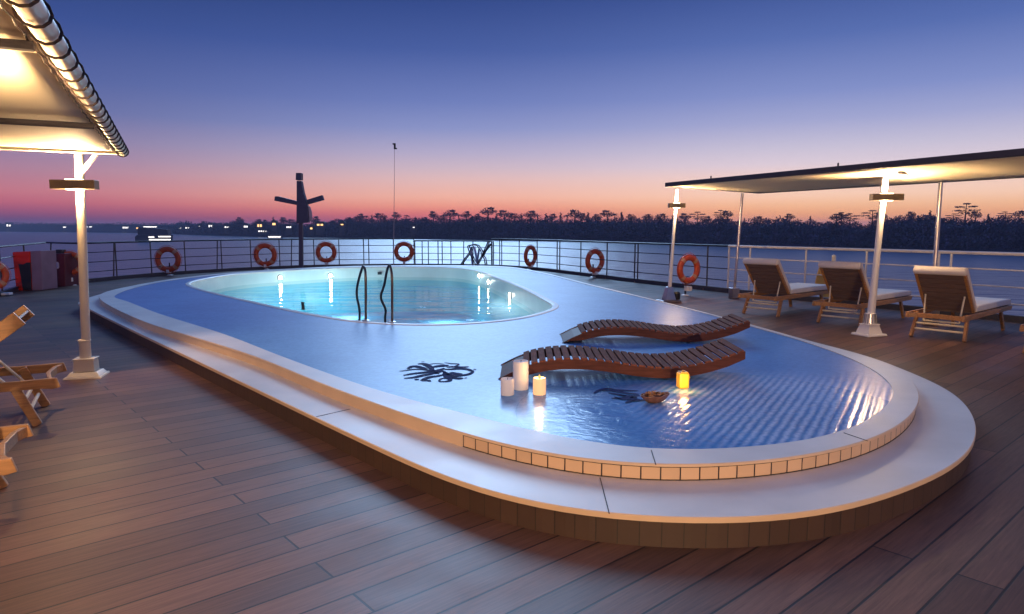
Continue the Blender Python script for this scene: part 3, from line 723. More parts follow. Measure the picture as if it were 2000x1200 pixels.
# ------------------------------------------------------------------ folded chairs by the gate
def foldchair(lab, Y, frame, seats, m):
    q = P(*frame[0][0], Y)
    o = thing('folding_chair', lab, 'chair', (q.x, Y, 0))
    for k, ln in enumerate(frame):
        for dy in (-.0, .42):
            mb = MB(); mb.tube([P(x, y, Y) + Vector((.10*dy, dy, 0)) for x, y in ln], .024, 6); mb.build('leg' if k < 2 else 'frame', M['rail'], o, True, world=True)
    for (a, b) in seats:
        p0, p1 = P(*a, Y), P(*b, Y); mb = MB()
        mb.add([p0, p1, p1+Vector((.042, .42, 0)), p0+Vector((.042, .42, 0))], [(0, 1, 2, 3)])
        ob = mb.build('sling', m, o, world=True); s_ = ob.modifiers.new('thick', 'SOLIDIFY'); s_.thickness = .015
    return o
Yf = at_px(925).y - .62
foldchair('folded deck chair with arched dark frame and blue sling by the gate railing', Yf,
          [[(898, 519.5), (917, 493), (922, 482)], [(913, 481), (918, 497), (930, 519)], [(913, 481), (924, 478), (932, 480), (939, 490), (941, 497)]],
          [((918, 484), (922, 518)), ((925, 482), (932, 518))], M['blue'])
foldchair('folded deck chair with crossed dark legs, right one of the pair', Yf + .1,
          [[(931, 518), (943, 495), (953, 473)], [(940, 497), (946, 506), (948, 519)], [(953, 473), (961, 472), (961, 519)], [(958, 476), (946, 492), (941, 502)]],
          [((934, 486), (930, 512))], M['blue'])

# ------------------------------------------------------------------ awnings
CAN_E = Vector((2.23, -4.5, 0)).normalized(); CAN_N = Vector((-.9, -.44, 0)).normalized()
ZA = 2.18
def lamp_box(o, c, ex, wid=.40, hgt=.085, dep=.11, power=(60, 45), lit=True):
    """box across a post with a glowing strip above and below; its lamps shine up and down"""
    ex = Vector(ex).normalized(); ey = Vector((-ex.y, ex.x, 0)); a = math.atan2(ex.y, ex.x)
    mb = MB(); mb.box(c, (wid, dep, hgt), a); lb = mb.build('lamp_box', M['lampbox'], o, world=True, bevel=.004)
    for s in (1, -1):
        mb = MB(); mb.box(c + Vector((0, 0, s*(hgt/2+.004))), (wid*.36, dep*.5, .006), a); mb.build('lamp_strip', M['lampglow'], o, world=True).parent = lb
P1 = G(170, 735); P1t = P(154.5, 296, P1.y)
def awning_post(lab, base, top, r, lampz=None, style='plate', m=None, power=(55, 40), ex=(1, 0, 0), grp=None, wid=.40, front=None):
    o = thing('awning_post', lab, 'post', base, 0, grp); m = m or M['cream']
    base = Vector(base); top = Vector(top)
    pt = lambda z: base.lerp(top, (z-base.z)/(top.z-base.z))
    if style == 'plate':
        mb = MB(); mb.frustum(base, (.33, .30), (.315, .285), .018, R(15)); mb.build('base_plate', m, o, world=True, bevel=.003)
        mb = MB(); mb.frustum(base+Vector((0, 0, .018)), (.29, .25), (.24, .20), .035, R(15)); mb.build('plinth', m, o, world=True, bevel=.004)
        mb = MB(); mb.frustum(base+Vector((0, 0, .058)), (.185, .16), (.175, .15), .12, R(15)); mb.frustum(base+Vector((0, 0, .173)), (.195, .17), (.195, .17), .012, R(15)); mb.build('base_block', m, o, world=True, bevel=.005)
        mb = MB(); mb.lathe([(r*1.25, .185), (r*1.25, .345), (r*1.38, .35), (r*1.38, .362), (r*1.02, .37)], c=base, n=20); mb.build('collar', m, o, True, world=True)
        z0 = .30
    elif style == 'flare':
        mb = MB(); mb.frustum(base, (.34, .31), (.32, .29), .03, R(20)); mb.build('base_plate', m, o, world=True, bevel=.01)
        mb = MB(); mb.frustum(base+Vector((0, 0, .03)), (.25, .22), (.18, .16), .115, R(20)); mb.frustum(base+Vector((0, 0, .145)), (.195, .175), (.195, .175), .015, R(20)); mb.build('base_block', m, o, world=True, bevel=.006)
        mb = MB(); mb.lathe([(.085, .16), (.076, .19), (.066, .29), (.069, .30), (.055, .305)], c=base, n=20); mb.build('collar', m, o, True, world=True)
        mb = MB()
        for k in range(16):
            q = 2*PI*k/16; mb.bar(base+Vector((math.cos(q)*.083, math.sin(q)*.083, .165)), base+Vector((math.cos(q)*.07, math.sin(q)*.07, .295)), .01, .008)
        mb.build('ribbed_sleeve', M['steel'], o, world=True); z0 = .25
    elif style == 'gear':
        mb = MB(); mb.box(base+Vector((0, 0, .02)), (.40, .30, .04), .3); mb.build('base_plate', M['steel'], o, world=True, bevel=.005)
        mb = MB(); mb.frustum(base+Vector((0, 0, .04)), (.22, .2), (.11, .10), .26, .3); mb.build('base_block', M['steel'], o, world=True, bevel=.008)
        mb = MB(); mb.lathe([(.07, 0), (.08, .03), (.08, .13), (.05, .16)], c=base+Vector((.15, .02, .045)), n=14); mb.build('winch', M['black'], o, True, world=True); z0 = .1
    else:
        mb = MB(); mb.box(base+Vector((0, 0, .11)), (.17, .15, .22), .3); mb.build('base_block', m, o, world=True, bevel=.01); z0 = .1
    k = 14
    mb = MB(); pts = [pt(z0 + (top.z-z0)*i/k) for i in range(k+1)]
    rr = [r*(1.25 - .25*min(1, (p.z-z0)/.9)) if style in ('flare', 'gear') else r for p in pts]
    mb.tube(pts, rr, 16); mb.build('pole', m, o, True, world=True)
    if lampz:
        fr = Vector(front) if front else Vector((0, -1, 0))
        c = pt(lampz) + fr*(r + .045)
        lamp_box(o, c, ex, wid)
        for s, pw_ in ((1, power[0]), (-1, power[1])):
            if s > 0: spot('post_lamp_light', c + Vector((0, 0, .085)), (0, 0, 1), pw_, R(174), .15, radius=.03)
            else: point('post_lamp_light', c - Vector((0, 0, .085)), pw_, radius=.03)
    return o
P1z = P(155, 362, P1.y).z
awning_post('cream post with lamp box holding up the left awning', P1, P1t, .041, P1z, 'plate', ex=(1, .15, 0), power=(180, 60), wid=.39)
mb = MB(); a_ = P1t.lerp(P1, .10); b_ = Vector((P1t.x+.20, P1t.y-.02, P1t.z)); mb.bar(a_, b_, .03, .03)
post1 = bpy.data.objects['awning_post']; mb.build('brace', M['white'], post1, world=True)
# the row goes on towards and past the viewer: two more posts of the same kind, just outside the frame
for k, (x, y, pw_) in enumerate(((-2.45, 2.67, (300, 40)), (-.85, -1.15, (200, 140)), (.75, -5.0, (200, 1750)))):
    awning_post(('cream lamp post of the left awning whose base plate enters at lower left', 'cream lamp post of the left awning, second from the visible one', 'cream lamp post of the left awning, third from the visible one')[k], Vector((x, y, 0)), Vector((x, y, 2.18)), .041, P1z, 'plate', ex=(-.44, .9, 0), power=pw_, front=(.9, .44, 0))
# left awning
c0 = P(240, 299, 6.62); 
lawn = thing('left_awning', 'cream canvas awning laced to a pipe frame at upper left', 'awning', c0)
lawn.name = 'canvas_awning'
E = lambda s, n_, dz=0.0: c0 + CAN_E*s + CAN_N*n_ + Vector((0, 0, dz))
rows, cols = 48, 16; LEN, WID = 9.6, 3.4
mb = MB(); vs = []
for i in range(rows+1):
    s = LEN*i/rows; ph = (s % 2.2)/2.2; sag = -.03*math.sin(PI*ph)**.8
    for j in range(cols+1):
        v = j/cols; vs.append(E(s, .05+v*WID, .02 + sag*math.sin(PI*min(1, v*1.6+.03))*.8 + .02*v))
fs = [(i*(cols+1)+j, i*(cols+1)+j+1, (i+1)*(cols+1)+j+1, (i+1)*(cols+1)+j) for i in range(rows) for j in range(cols)]
mb.add(vs, fs); ob = mb.build('canvas', M['canvas'], lawn, True, world=True, angle=180); sm = ob.modifiers.new('thick', 'SOLIDIFY'); sm.thickness = .012
mb = MB(); mb.tube([E(0, 0, .01), E(2, 0, .01), E(5, 0, .01), E(LEN, 0, .01)], .043, 16); mb.build('edge_pipe', M['cream'], lawn, True, world=True)
mb = MB(); mb.tube([E(0, -.04, 0), E(0, WID, .01)], .022, 10); mb.build('end_rail', M['cream'], lawn, True, world=True)
for s in (2.15, 4.4, 6.6, 8.8):
    mb = MB(); mb.tube([E(s, .05, -.035), E(s, WID, -.03)], .02, 8); mb.build('cross_rail', M['canopytop'], lawn, True, world=True)
    mb = MB(); mb.tube([E(s-.06, .05, -.03), E(s-.06, WID, -.025)], .014, 8); mb.build('hem', M['canvas'], lawn, True, world=True)
mb = MB()
s = .06
while s < LEN:
    tl = .085
    pts = []
    for k in range(13):
        q = 2*PI*k/12 
        cc = E(s + .05*math.sin(q/2), 0, .008)
        pts.append(cc + CAN_N*(-math.cos(q)*.051) + Vector((0, 0, math.sin(q)*.053)))
    mb = MB(); mb.tube(pts, .006, 6); mb.build('lacing_loop', M['cord'], lawn, True, world=True); s += .225 + .02*random.random()
mb = MB(); mb.tube([E(.3 + .1*k, .062 + .008*(k % 2), -.012) for k in range(94)], .004, 5); mb.build('lacing_line', M['cord'], lawn, True, world=True)
mb = MB(); pts = [E(.12+.01*k, .8+.03*k, -.03) for k in range(10)]
mb.box(E(.03, 1.1, -.02), (.10, .06, .05), .4); mb.build('clamp', M['steel'], lawn, world=True, bevel=.005)

# right awning
N1 = G(1697, 655); N2 = G(1306, 590)
dN = (N1-N2); dN.z = 0; dN.normalize(); dF = Vector((-dN.y, dN.x, 0));
if dF.x < 0: dF = -dF
top3 = P(1729, 345, N1.y); top2 = P(1322, 370, N2.y)
rp_ = G(1433, 583); top4 = P(1450, 378, rp_.y)
P5 = Vector((rp_.x, rp_.y, 0)) + Vector((1.69, -3.9, 0)); P5 = P(1820, 600, P5.y); P5.z = 0; top5 = P(1838, 352, P5.y)
awning_post('white lamp post with flared ribbed base between two loungers', N1, top3, .041, P(1725, 386, N1.y).z, 'flare', M['white'], (200, 50), (1, -.05, 0))
awning_post('white lamp post with winch at its foot beside the far pool edge', N2, top2, .032, P(1319, 402, N2.y).z, 'gear', M['white'], (140, 60), (1, 0, 0), wid=.32)
awning_post('slim bronze post on a square block near the far end of the right awning', rp_, top4, .028, None, 'block', M['steel'])
awning_post('slim cream post behind the white lamp post at the railing', P5, top5, .031, None, 'block', M['steel'])
ra = thing('canvas_awning', 'flat cream awning with dark top edge over the teak loungers', 'awning', top2)
n0 = P(1300, 364, 12.75); f0 = P(1482, 378.5, 14.3)
n1 = n0 + (P(1760, 331, N1.y*.97) - n0)*2.1; n1.z = P(2000, 303.5, 7.2).z*0 + n0.z
nA = P(1300, 365, 12.75); nB = P(2000, 304, 6.9); nD = (nB-nA); nC = nA + nD*1.75
fA = P(1482, 378.5, 14.1); fB = P(2000, 347.5, 9.1); fC = fA + (fB-fA)*2.0
rows = 30; cols = 8; vs = []; mb = MB(); th = .012
for i in range(rows+1):
    a = nA.lerp(nC, i/rows); b = fA.lerp(fC, i/rows); sg = -.05*math.sin(PI*((i/rows*4.2) % 1))
    for j in range(cols+1):
        v = j/cols; p = a.lerp(b, v); p.z += sg*math.sin(PI*v) + .012; vs.append(p)
fs = [(i*(cols+1)+j, i*(cols+1)+j+1, (i+1)*(cols+1)+j+1, (i+1)*(cols+1)+j) for i in range(rows) for j in range(cols)]
mb.add(vs, fs); ob = mb.build('canvas', M['canvas'], ra, True, world=True, angle=180); sm = ob.modifiers.new('thick', 'SOLIDIFY'); sm.thickness = .01
up = Vector((0, 0, .055))
mb = MB(); mb.bar(nA+up*.6+Vector((0, -.02, 0)), nC+up*.6+Vector((0, -.02, 0)), .045, .075); mb.build('edge_rail', M['canopytop'], ra, world=True, bevel=.008)
mb = MB(); mb.bar(fA+up*.3, fC+up*.3, .03, .035); mb.build('edge_rail', M['canopytop'], ra, world=True, bevel=.005)
mb = MB(); mb.bar(nA+up*.4, fA+up*.3, .035, .035); mb.build('end_rail', M['canopytop'], ra, world=True, bevel=.005)
a_ = nA.lerp(nC, (1770-1300)/700*.62/1.0*.92); 
# folded brace that carries the canopy on the post by the railing
q0 = P(1757, 338, 8.75); q1 = P(1790, 342, 9.3); q2 = P(1855, 352, 10.0)
mb = MB(); mb.bar(q0, q1, .05, .035); mb.build('brace', M['steel'], ra, world=True, bevel=.005)
mb = MB(); mb.bar(q0.lerp(q1, .6), q2, .085, .05); mb.build('brace', M['darksteel'], ra, world=True, bevel=.008)
mb = MB()
for (i_, x) in enumerate((.12, .36, .6, .84)):
    mb.lathe([(.012, 0), (.012, .04), (.004, .05)], c=nA.lerp(nC, x)+Vector((0, -.02, .065)), n=8)
    mb.build('lash_pin', M['canopytop'], ra, True, world=True); mb = MB()

# ------------------------------------------------------------------ teak loungers
def lounger(lab, group, cushions=True):
    o = thing('teak_lounger', lab, 'sun lounger', (0, 0, 0), 0, group)
    W = .33
    for s in (-1, 1):
        mb = MB(); mb.prism([(0, .275), (.02, .345), (1.98, .345), (2.0, .33), (1.95, .285), (.12, .275), (.05, .265)], s*W-.016, s*W+.016, lambda a, b, t_: Vector((t_, a, b)))
        mb.build('side_rail', M['teak'], o, bevel=.004)
        mb = MB(); mb.bar((s*(W-.035), .30, .33), (s*(W-.015), .16, 0), .036, .062, (0, 1, 0)); mb.build('leg', M['teak'], o, bevel=.005)
        mb = MB(); mb.bar((s*(W-.035), 1.62, .33), (s*(W-.015), 1.76, 0), .036, .062, (0, 1, 0)); mb.build('leg', M['teak'], o, bevel=.005)
    # head end of the frame: a bowed cross piece
    mb = MB(); pts = [(-W, .035), (-W+.10, .075), (0, .10), (W-.10, .075), (W, .035)]
    for a, b in zip(pts, pts[1:]): mb.bar((a[0], a[1], .305), (b[0], b[1], .305), .03, .06)
    mb.build('head_rail', M['teak'], o, bevel=.004)
    mb = MB(); mb.bar((-W, 1.97, .315), (W, 1.97, .315), .03, .055); mb.build('foot_rail', M['teak'], o, bevel=.004)
    for (y, z, w_) in ((.205, .11, .014), (.235, .185, .014)):
        mb = MB(); mb.tube([(-W+.02, y, z), (W-.02, y, z)], w_, 8); mb.build('stretcher', M['cream'], o, True)
    mb = MB()
    for k in range(11): mb.box((0, .62+k*.128, .338), (2*W-.05, .10, .02))
    mb.build('seat_slats', M['greyteak'], o, bevel=.003)
    h = Vector((0, .54, .355)); tp = Vector((0, .11, .86)) if cushions else Vector((0, .22, .80)); h = h if cushions else Vector((0, .80, .355)); d = (tp-h).normalized(); nb = Vector((0, d.z, -d.y))*-1  # nb points to the sitter's rear
    for s in (-1, 1):
        mb = MB(); mb.bar(h+Vector((s*(W-.045), 0, 0)), tp+Vector((s*(W-.045), 0, 0)), .04 if cushions else .11, .035, (1, 0, 0)); mb.build('back_frame', M['teak'], o, bevel=.004)
    mb = MB(); L = (tp-h).length; k = 8
    for i in range(k):
        c = h + d*(L*(i+.5)/k); x = Vector((1, 0, 0)); z = x.cross(d)
        m4 = Matrix((x, d, z)).transposed().to_4x4(); m4.translation = c
        mb.box(None, (2*W-.125, L/k-.012, .018), M=m4)
    mb.build('back_slats', M['greyteak'], o, bevel=.003)
    pv = h + d*(L*.42)
    for s in (-1, 1):
        mb = MB(); mb.tube([pv + Vector((s*(W-.10), 0, 0)) - Vector((0, .02, 0)), Vector((s*(W-.12), .27, .22))], .011, 8); mb.build('prop', M['cream'], o, True)
    mb = MB(); mb.tube([(-(W-.12), .27, .22), ((W-.12), .27, .22)], .011, 8); mb.build('prop', M['cream'], o, True)
    if not cushions: return o
    # cushions
    mb = MB(); mb.prism([(.56, .352), (2.03, .352), (2.05, .375), (2.03, .43), (1.96, .435), (1.25, .438), (.66, .432), (.58, .42)], -(W-.015), W-.015, lambda a, b, t_: Vector((t_, a, b)))
    sc_ = mb.build('seat_cushion', M['cushion'], o, True, bevel=.022)
    f = d.cross(Vector((1, 0, 0)));
    if f.y < 0: f = -f
    mb = MB()
    prof = [(0.02, .014), (L+.0, .014), (L+.0, -.03), (L+.05, -.035), (L+.085, -.005), (L+.08, .06), (L+.03, .088), (.06, .085), (0.01, .06)]
    mb.prism(prof, -(W-.02), W-.02, lambda a, b, t_: h + d*a + f*b + Vector((t_, 0, 0)))
    mb.build('back_cushion', M['cushion'], o, True, bevel=.02)
    return o
ax = Vector((.77, .64, 0)); rzR = math.atan2(-ax.x, ax.y)
heads = [(4.20, 11.40), (4.97, 10.26), (5.62, 8.90), (6.20, 7.62)]
labs = ['teak lounger farthest along the right row, beside the slim bronze post', 'teak lounger directly behind the white lamp post with the flared base', 'teak lounger with pale lilac cushion, just right of the white lamp post', 'teak lounger cut off by the right edge of the picture']
lg0 = None
for (x, y), lab in zip(heads, labs):
    loc = Vector((x, y, 0)) - ax*.2
    if lg0 is None:
        lg0 = lounger(lab, 'teak loungers set out on the deck'); lg0.location = loc; lg0.rotation_euler = (0, 0, rzR)
    else: dup(lg0, loc, rzR, lab)
bx = Vector((-.87, -.49, 0)); rzL = math.atan2(-bx.x, bx.y)
for (x, y), lab in zip([(-3.53, 5.28), (-2.57, 3.50)],
                       ['teak lounger with raised back beside the left awning post', 'teak lounger of which only a frame corner enters at the left']):
    o = lounger(lab, 'bare teak loungers at the port side', False); o.location = (x, y, 0); o.rotation_euler = (0, 0, rzL)

# pointed orange board standing between two loungers, and the thin stake behind
q = G(1603, 590); Yb = q.y + .9
bd = thing('pointed_board', 'pointed orange board standing behind the second teak lounger', 'board', (P(1604, 560, Yb).x, Yb, 0))
mb = MB(); mb.prism([(P(x, y, Yb).x, max(0, P(x, y, Yb).z)) for x, y in ((1592, 552), (1596, 535), (1601, 520), (1606, 534), (1612, 552), (1624, 582), (1624, 602), (1598, 602), (1602, 575))], -.02, .02, lambda a, b, t_: Vector((a, Yb+t_, b)))
mb.build('panel', M['orange'], bd, world=True, bevel=.006)
Ys = at_px(1629).y - .10
sk_ = thing('short_stake', 'short tan stake showing above the second lounger by the railing', 'stake', (P(1629, 590, Ys).x, Ys, 0))
mb = MB(); mb.tube([P(1628, 598, Ys), P(1628, 520, Ys), P(1629, 500, Ys), P(1629.5, 498, Ys)], [.04, .04, .038, .02], 10); mb.build('shaft', M['cream'], sk_, True, world=True)

# ------------------------------------------------------------------ wave loungers
def wave_lounger(lab):
    o = thing('wave_lounger', lab, 'sun lounger', (0, 0, 0), 0, 'dark wooden wave loungers on the blue floor')
    ctrl = [(-.10, .005), (.03, .072), (.16, .122), (.34, .158), (.55, .165), (.78, .145), (1.0, .112), (1.2, .095), (1.38, .105), (1.55, .138), (1.70, .182), (1.86, .238)]
    top = catmull([Vector((a, 0, b)) for a, b in ctrl], False, 6)
    Wd = .60
    def board(y0, y1, name):
        mb = MB(); n_ = len(top); pr = []
        for p in top: pr.append((p.x, p.z))
        lowr = []
        for i, p in enumerate(top):
            x = p.x; th = .078
            if x < .12: th = max(.004, min(.078, (x+.10)*.34))
            z = max(.002, p.z - th)
            if x > 1.72: z = p.z - .078 + (x-1.72)*.10
            lowr.append((x, z))
        poly = pr + lowr[::-1]
        # strips rather than one n-gon, so that the bend stays clean
        vs = []; fs = []
        for (a, b), (c, d) in zip(pr, lowr):
            vs += [(a, y0, b), (c, y0, d), (a, y1, b), (c, y1, d)]
        k = len(pr)
        for i in range(k-1):
            q = i*4; r_ = q+4
            fs += [(q, r_, r_+1, q+1), (q+2, q+3, r_+3, r_+2), (q, q+2, r_+2, r_), (q+1, r_+1, r_+3, q+3)]
        fs += [(0, 1, 3, 2), ((k-1)*4, (k-1)*4+2, (k-1)*4+3, (k-1)*4+1)]
        mb.add(vs, fs); mb.build(name, M['darkwood'], o, bevel=.004)
    board(0, .035, 'side_board'); board(Wd-.035, Wd, 'side_board')
    mb = MB(); mb.prism([(-.09, .004), (.03, .066), (.13, .105), (.13, .09), (-.05, .002)], .035, Wd-.035, lambda a, b, t_: Vector((a, t_, b))); mb.build('foot_board', M['darkwood'], o, bevel=.003)
    fine = resample(top, 400, False); L = sum((b-a).length for a, b in zip(fine, fine[1:])); acc = [0]
    for a, b in zip(fine, fine[1:]): acc.append(acc[-1] + (b-a).length)
    s = .25; step = .0665
    while s < L - .03:
        i = min(range(len(acc)), key=lambda k: abs(acc[k]-s)); p = fine[i]; tg = (fine[min(i+3, 399)]-fine[max(i-3, 0)]).normalized(); nn = Vector((-tg.z, 0, tg.x))
        m4 = Matrix((tg, Vector((0, 1, 0)), nn)).transposed().to_4x4(); m4.translation = p + nn*.006 + Vector((0, Wd/2, 0))
        mb = MB(); mb.box(None, (.052, Wd-.012, .016), M=m4); mb.build('slat', M['slatwood'], o, bevel=.003)
        s += step
    mb = MB(); mb.bar((1.24, .03, .045), (1.24, Wd-.03, .045), .05, .06); mb.build('cross_beam', M['darkwood'], o, bevel=.003)
    mb = MB(); mb.bar((.40, .03, .11), (.40, Wd-.03, .11), .05, .05); mb.build('cross_beam', M['darkwood'], o, bevel=.003)
    return o
zf = ZC - .006
wl = wave_lounger('dark slatted wave lounger with candles at its foot, nearer of the pair'); wl.location = (-.01, 5.36, zf); wl.rotation_euler = (0, 0, R(-1))
dup(wl, (.63, 7.10, zf), R(-1), 'dark slatted wave lounger farther from the viewer, beyond the one with candles')

# ------------------------------------------------------------------ candles, lantern, shell
def candle(lab, px, py, wpx, hpx, m, lit=False):
    p = G(px, py, zf); k = p.y/F; r = wpx*k/2; h = hpx*k
    o = thing('pillar_candle', lab, 'candle', p, 0, 'pillar candles on the blue floor')
    mb = MB(); mb.lathe([(r*.95, 0), (r, .006), (r, h-.02), (r*.97, h-.006), (r*.90, h), (r*.82, h-.001), (r*.75, h-.008), (r*.1, h-.012)], n=28); wx_ = mb.build('wax', m, o, True, angle=60)
    mb = MB(); mb.tube([(0, 0, h-.014), (.002, 0, h-.002), (.004, 0, h+.006)], .0022, 6); mb.build('wick', M['black'], wx_, True)
    return o, p, r, h
candle('tall white pillar candle at the foot of the nearer wave lounger', 1017, 760, 31, 57, M['candle'])
candle('short white pillar candle, leftmost of the group', 991, 771, 27, 33, M['candle'])
o, p, r, h = candle('short pillar candle glowing yellow, right of the tall white one', 1053.5, 770, 26, 33, M['litwax'])
mb = MB(); mb.lathe([(.004, h-.008), (.010, h+.002), (.007, h+.014), (.001, h+.026)], n=10); mb.build('flame', M['wick'], o, True)
point('candle_light', p + Vector((0, 0, h+.03)), 1.6, (1, .55, .2), .02)
p = G(1333, 758, zf); k = p.y/F
ln = thing('square_lantern', 'square amber glass lantern glowing against the nearer wave lounger', 'lantern', p, R(10))
mb = MB(); mb.box((0, 0, .061), (.078, .078, .118)); mb.build('glass_body', M['amber'], ln, bevel=.012)
mb = MB(); mb.box((0, 0, .124), (.06, .06, .008)); mb.lathe([(.012, .128), (.008, .138)], n=10); mb.build('lid', M['orange'], ln, bevel=.002)
mb = MB(); mb.tube([(.039, 0, .08), (.054, 0, .08), (.056, 0, .074)], .006, 8); mb.build('handle', M['orange'], ln, True)
point('lantern_light', p + Vector((-.02, -.12, .08)), 1.8, (1, .5, .12), .03)
p = G(1277, 786, zf)
sh = thing('shell_dish', 'brown shell shaped dish heaped with tan petals on the wet floor', 'dish', p, R(8))
mb = MB(); vs = []; fs = []; nu, nv = 24, 7
for i in range(nv+1):
    f_ = i/nv
    for j in range(nu):
        q = 2*PI*j/nu; a = .098*(1 + .16*max(0, math.cos(q))**3); b = .062
        vs.append((a*math.cos(q)*(.42+.58*f_**.6), b*math.sin(q)*(.42+.58*f_**.6), .052*f_ + .012*max(0, math.cos(q))*f_ + .004*math.sin(6*q)*f_))
for i in range(nv):
    for j in range(nu): fs.append((i*nu+j, i*nu+(j+1) % nu, (i+1)*nu+(j+1) % nu, (i+1)*nu+j))
fs.append(tuple(range(nu))[::-1]); mb.add(vs, fs)
ob = mb.build('bowl', M['shell'], sh, True, angle=80); s_ = ob.modifiers.new('thick', 'SOLIDIFY'); s_.thickness = .004
mb = MB(); rnd = random.Random(3)
for k in range(46):
    a = rnd.uniform(0, 2*PI); rr = rnd.random()**.5
    c = Vector((.088*rr*math.cos(a), .054*rr*math.sin(a), .05 + .024*(1-rr*rr) + rnd.uniform(-.004, .004)))
    m4 = Matrix.Translation(c) @ Matrix.Rotation(rnd.uniform(0, 6), 4, 'Z') @ Matrix.Rotation(rnd.uniform(-.7, .7), 4, 'X')
    vs = [m4 @ Vector(v) for v in ((-.016, 0, 0), (-.006, -.009, .004), (.010, -.008, .002), (.018, 0, .004), (.010, .008, .002), (-.006, .009, .004), (0, 0, -.004))]
    mb.add(vs, [(0, 1, 6), (1, 2, 6), (2, 3, 6), (3, 4, 6), (4, 5, 6), (5, 0, 6)])
ob = mb.build('petals', M['petal'], sh, True, recalc=False); ob['kind'] = 'stuff'

# ------------------------------------------------------------------ dark mosaic figures let into the blue floor
def inlay(lab, strokes, m):
    mb = MB()
    for pts, w_ in strokes:
        c = catmull([G(x, y, zf) for x, y in pts], False, 5); k = len(c); L_, R_ = [], []
        for i, p in enumerate(c):
            tg = (c[min(i+1, k-1)]-c[max(i-1, 0)]); tg.z = 0; tg.normalize(); nn = Vector((-tg.y, tg.x, 0)); ww = w_*(.3+.7*math.sin(PI*min(1, max(0, (i+.6)/(k+.2)))))
            L_.append(p+nn*ww*.62+Vector((0, 0, .004))); R_.append(p-nn*ww*.62+Vector((0, 0, .004)))
        mb.add(L_+R_, [(i, k+i, k+i+1, i+1) for i in range(k-1)])
    # each stroke a hair above the one before, so that crossings do not share a plane
    o = mb.build('floor_mosaic', m, pool, world=True, recalc=True)
    bm = bmesh.new(); bm.from_mesh(o.data)
    for f in bm.faces:
        if f.normal.z < 0: f.normal_flip()
    bm.verts.ensure_lookup_table()
    bm.to_mesh(o.data); bm.free()
    o['label'] = lab
    return o
def jit(pts, seed):
    r_ = random.Random(seed); return [(x + r_.uniform(-1, 1), y + r_.uniform(-.5, .5)) for x, y in pts]
fig = [([(779,726),(795,724),(812,722),(830,723),(845,726),(858,731)], .028), ([(788,734),(805,731),(822,729),(840,727),(855,724),(868,720)], .05), ([(789,740),(808,738),(826,734),(842,731),(857,726)], .045),
       ([(816,712),(825,711),(834,714),(842,720),(846,726)], .05), ([(796,721),(808,716),(820,718),(834,722)], .05), ([(837,713),(848,711),(858,711),(870,713)], .02), ([(846,718),(856,716),(868,715),(876,714)], .06),
       ([(868,709),(882,711),(895,712),(888,717)], .022), ([(872,718),(886,717),(900,718),(916,717)], .045), ([(865,722),(880,722),(895,721),(912,722),(925,727)], .05), ([(864,725),(874,731),(886,735),(900,734),(914,732),(924,727)], .05),
       ([(880,728),(892,731),(903,732)], .06), ([(868,728),(874,736),(882,741)], .055), ([(857,744),(864,740),(874,740),(879,744),(870,746),(860,746),(857,744)], .03), ([(822,744),(832,740),(842,737),(856,735),(868,732)], .045), ([(824,745),(836,744),(840,746)], .03),
       ([(884,738),(896,740),(904,739)], .05), ([(908,739),(911,739.5)], .03), ([(825,707),(827,707.5)], .03), ([(926,723),(929,722)], .025), ([(812,741),(816,743)], .03), ([(850,731),(858,727),(864,724)], .03)]
k_ = 0
inlay('dark blue mosaic of tangled curls left of the candles', fig, M['mosaic'])
fig2 = [([(1160,769),(1172,763),(1186,760),(1198,761)], .03), ([(1176,764),(1192,764),(1208,766),(1224,769),(1248,771)], .04), ([(1190,761),(1208,763),(1226,764),(1246,764)], .03), ([(1188,768),(1204,771),(1220,774),(1250,774)], .035),
        ([(1194,779),(1206,779),(1222,778),(1244,777)], .03), ([(1200,776),(1216,781),(1230,780),(1250,781)], .03), ([(1222,788),(1232,784),(1246,780)], .03), ([(1210,772),(1226,776),(1244,778)], .03), ([(1232,785),(1246,783),(1262,782)], .03)]
inlay('dark blue mosaic of streaming fronds beside the shell dish', fig2, M['mosaic'])

# ------------------------------------------------------------------ pool ladder
ld = thing('pool_ladder', 'pair of bent steel handrails at the near pool edge', 'pool ladder', G(730, 629, ZC))
for (bx_, by, ax_, ay, lx) in ((714.5, 628, 712, 521, -1), (766, 631, 764, 517, -1)):
    Y0 = G(bx_, by, ZC).y
    b0 = G(bx_, by, ZC); sc_ = Y0/F
    up_ = lambda px, py, Y: P(px, py, Y)
    pts = [b0 + Vector((0, 0, -.01)), up_(bx_, by-50, Y0), up_(bx_-.4, by-88, Y0), up_(bx_-1.5, by-100, Y0+.02), up_(bx_-5, by-(107 if bx_ < 740 else 112), Y0+.05), up_(bx_-9, by-(98 if bx_ < 740 else 106), Y0+.10),
           up_(bx_-16, by-72, Y0+.18), up_(bx_-(18 if bx_ < 740 else 22), by-54, Y0+.24), up_(bx_-(17 if bx_ < 740 else 21), by-45, Y0+.28), up_(bx_-13, by-26, Y0+.34), up_(bx_-(12 if bx_ < 740 else 14), by-10, Y0+.40), up_(bx_-(15 if bx_ < 740 else 13), by+14, Y0+.44), up_(bx_-15, by+60, Y0+.46)]
    mb = MB(); mb.tube(catmull(pts, False, 5), .0165, 10); mb.build('handrail', M['darksteel'], ld, True, world=True)
    mb = MB(); mb.lathe([(.05, 0), (.05, .012), (.03, .02)], c=b0+Vector((0, 0, .004)), n=16); mb.build('flange', M['steel'], ld, True, world=True)
for z in (-.28, -.55):
    a, b = P(700, 660, G(714, 628, ZC).y+.44), P(752, 662, G(766, 631, ZC).y+.46); a.z = b.z = z
    mb = MB(); mb.bar(a, b, .08, .03); mb.build('step', M['steel'], ld, world=True)
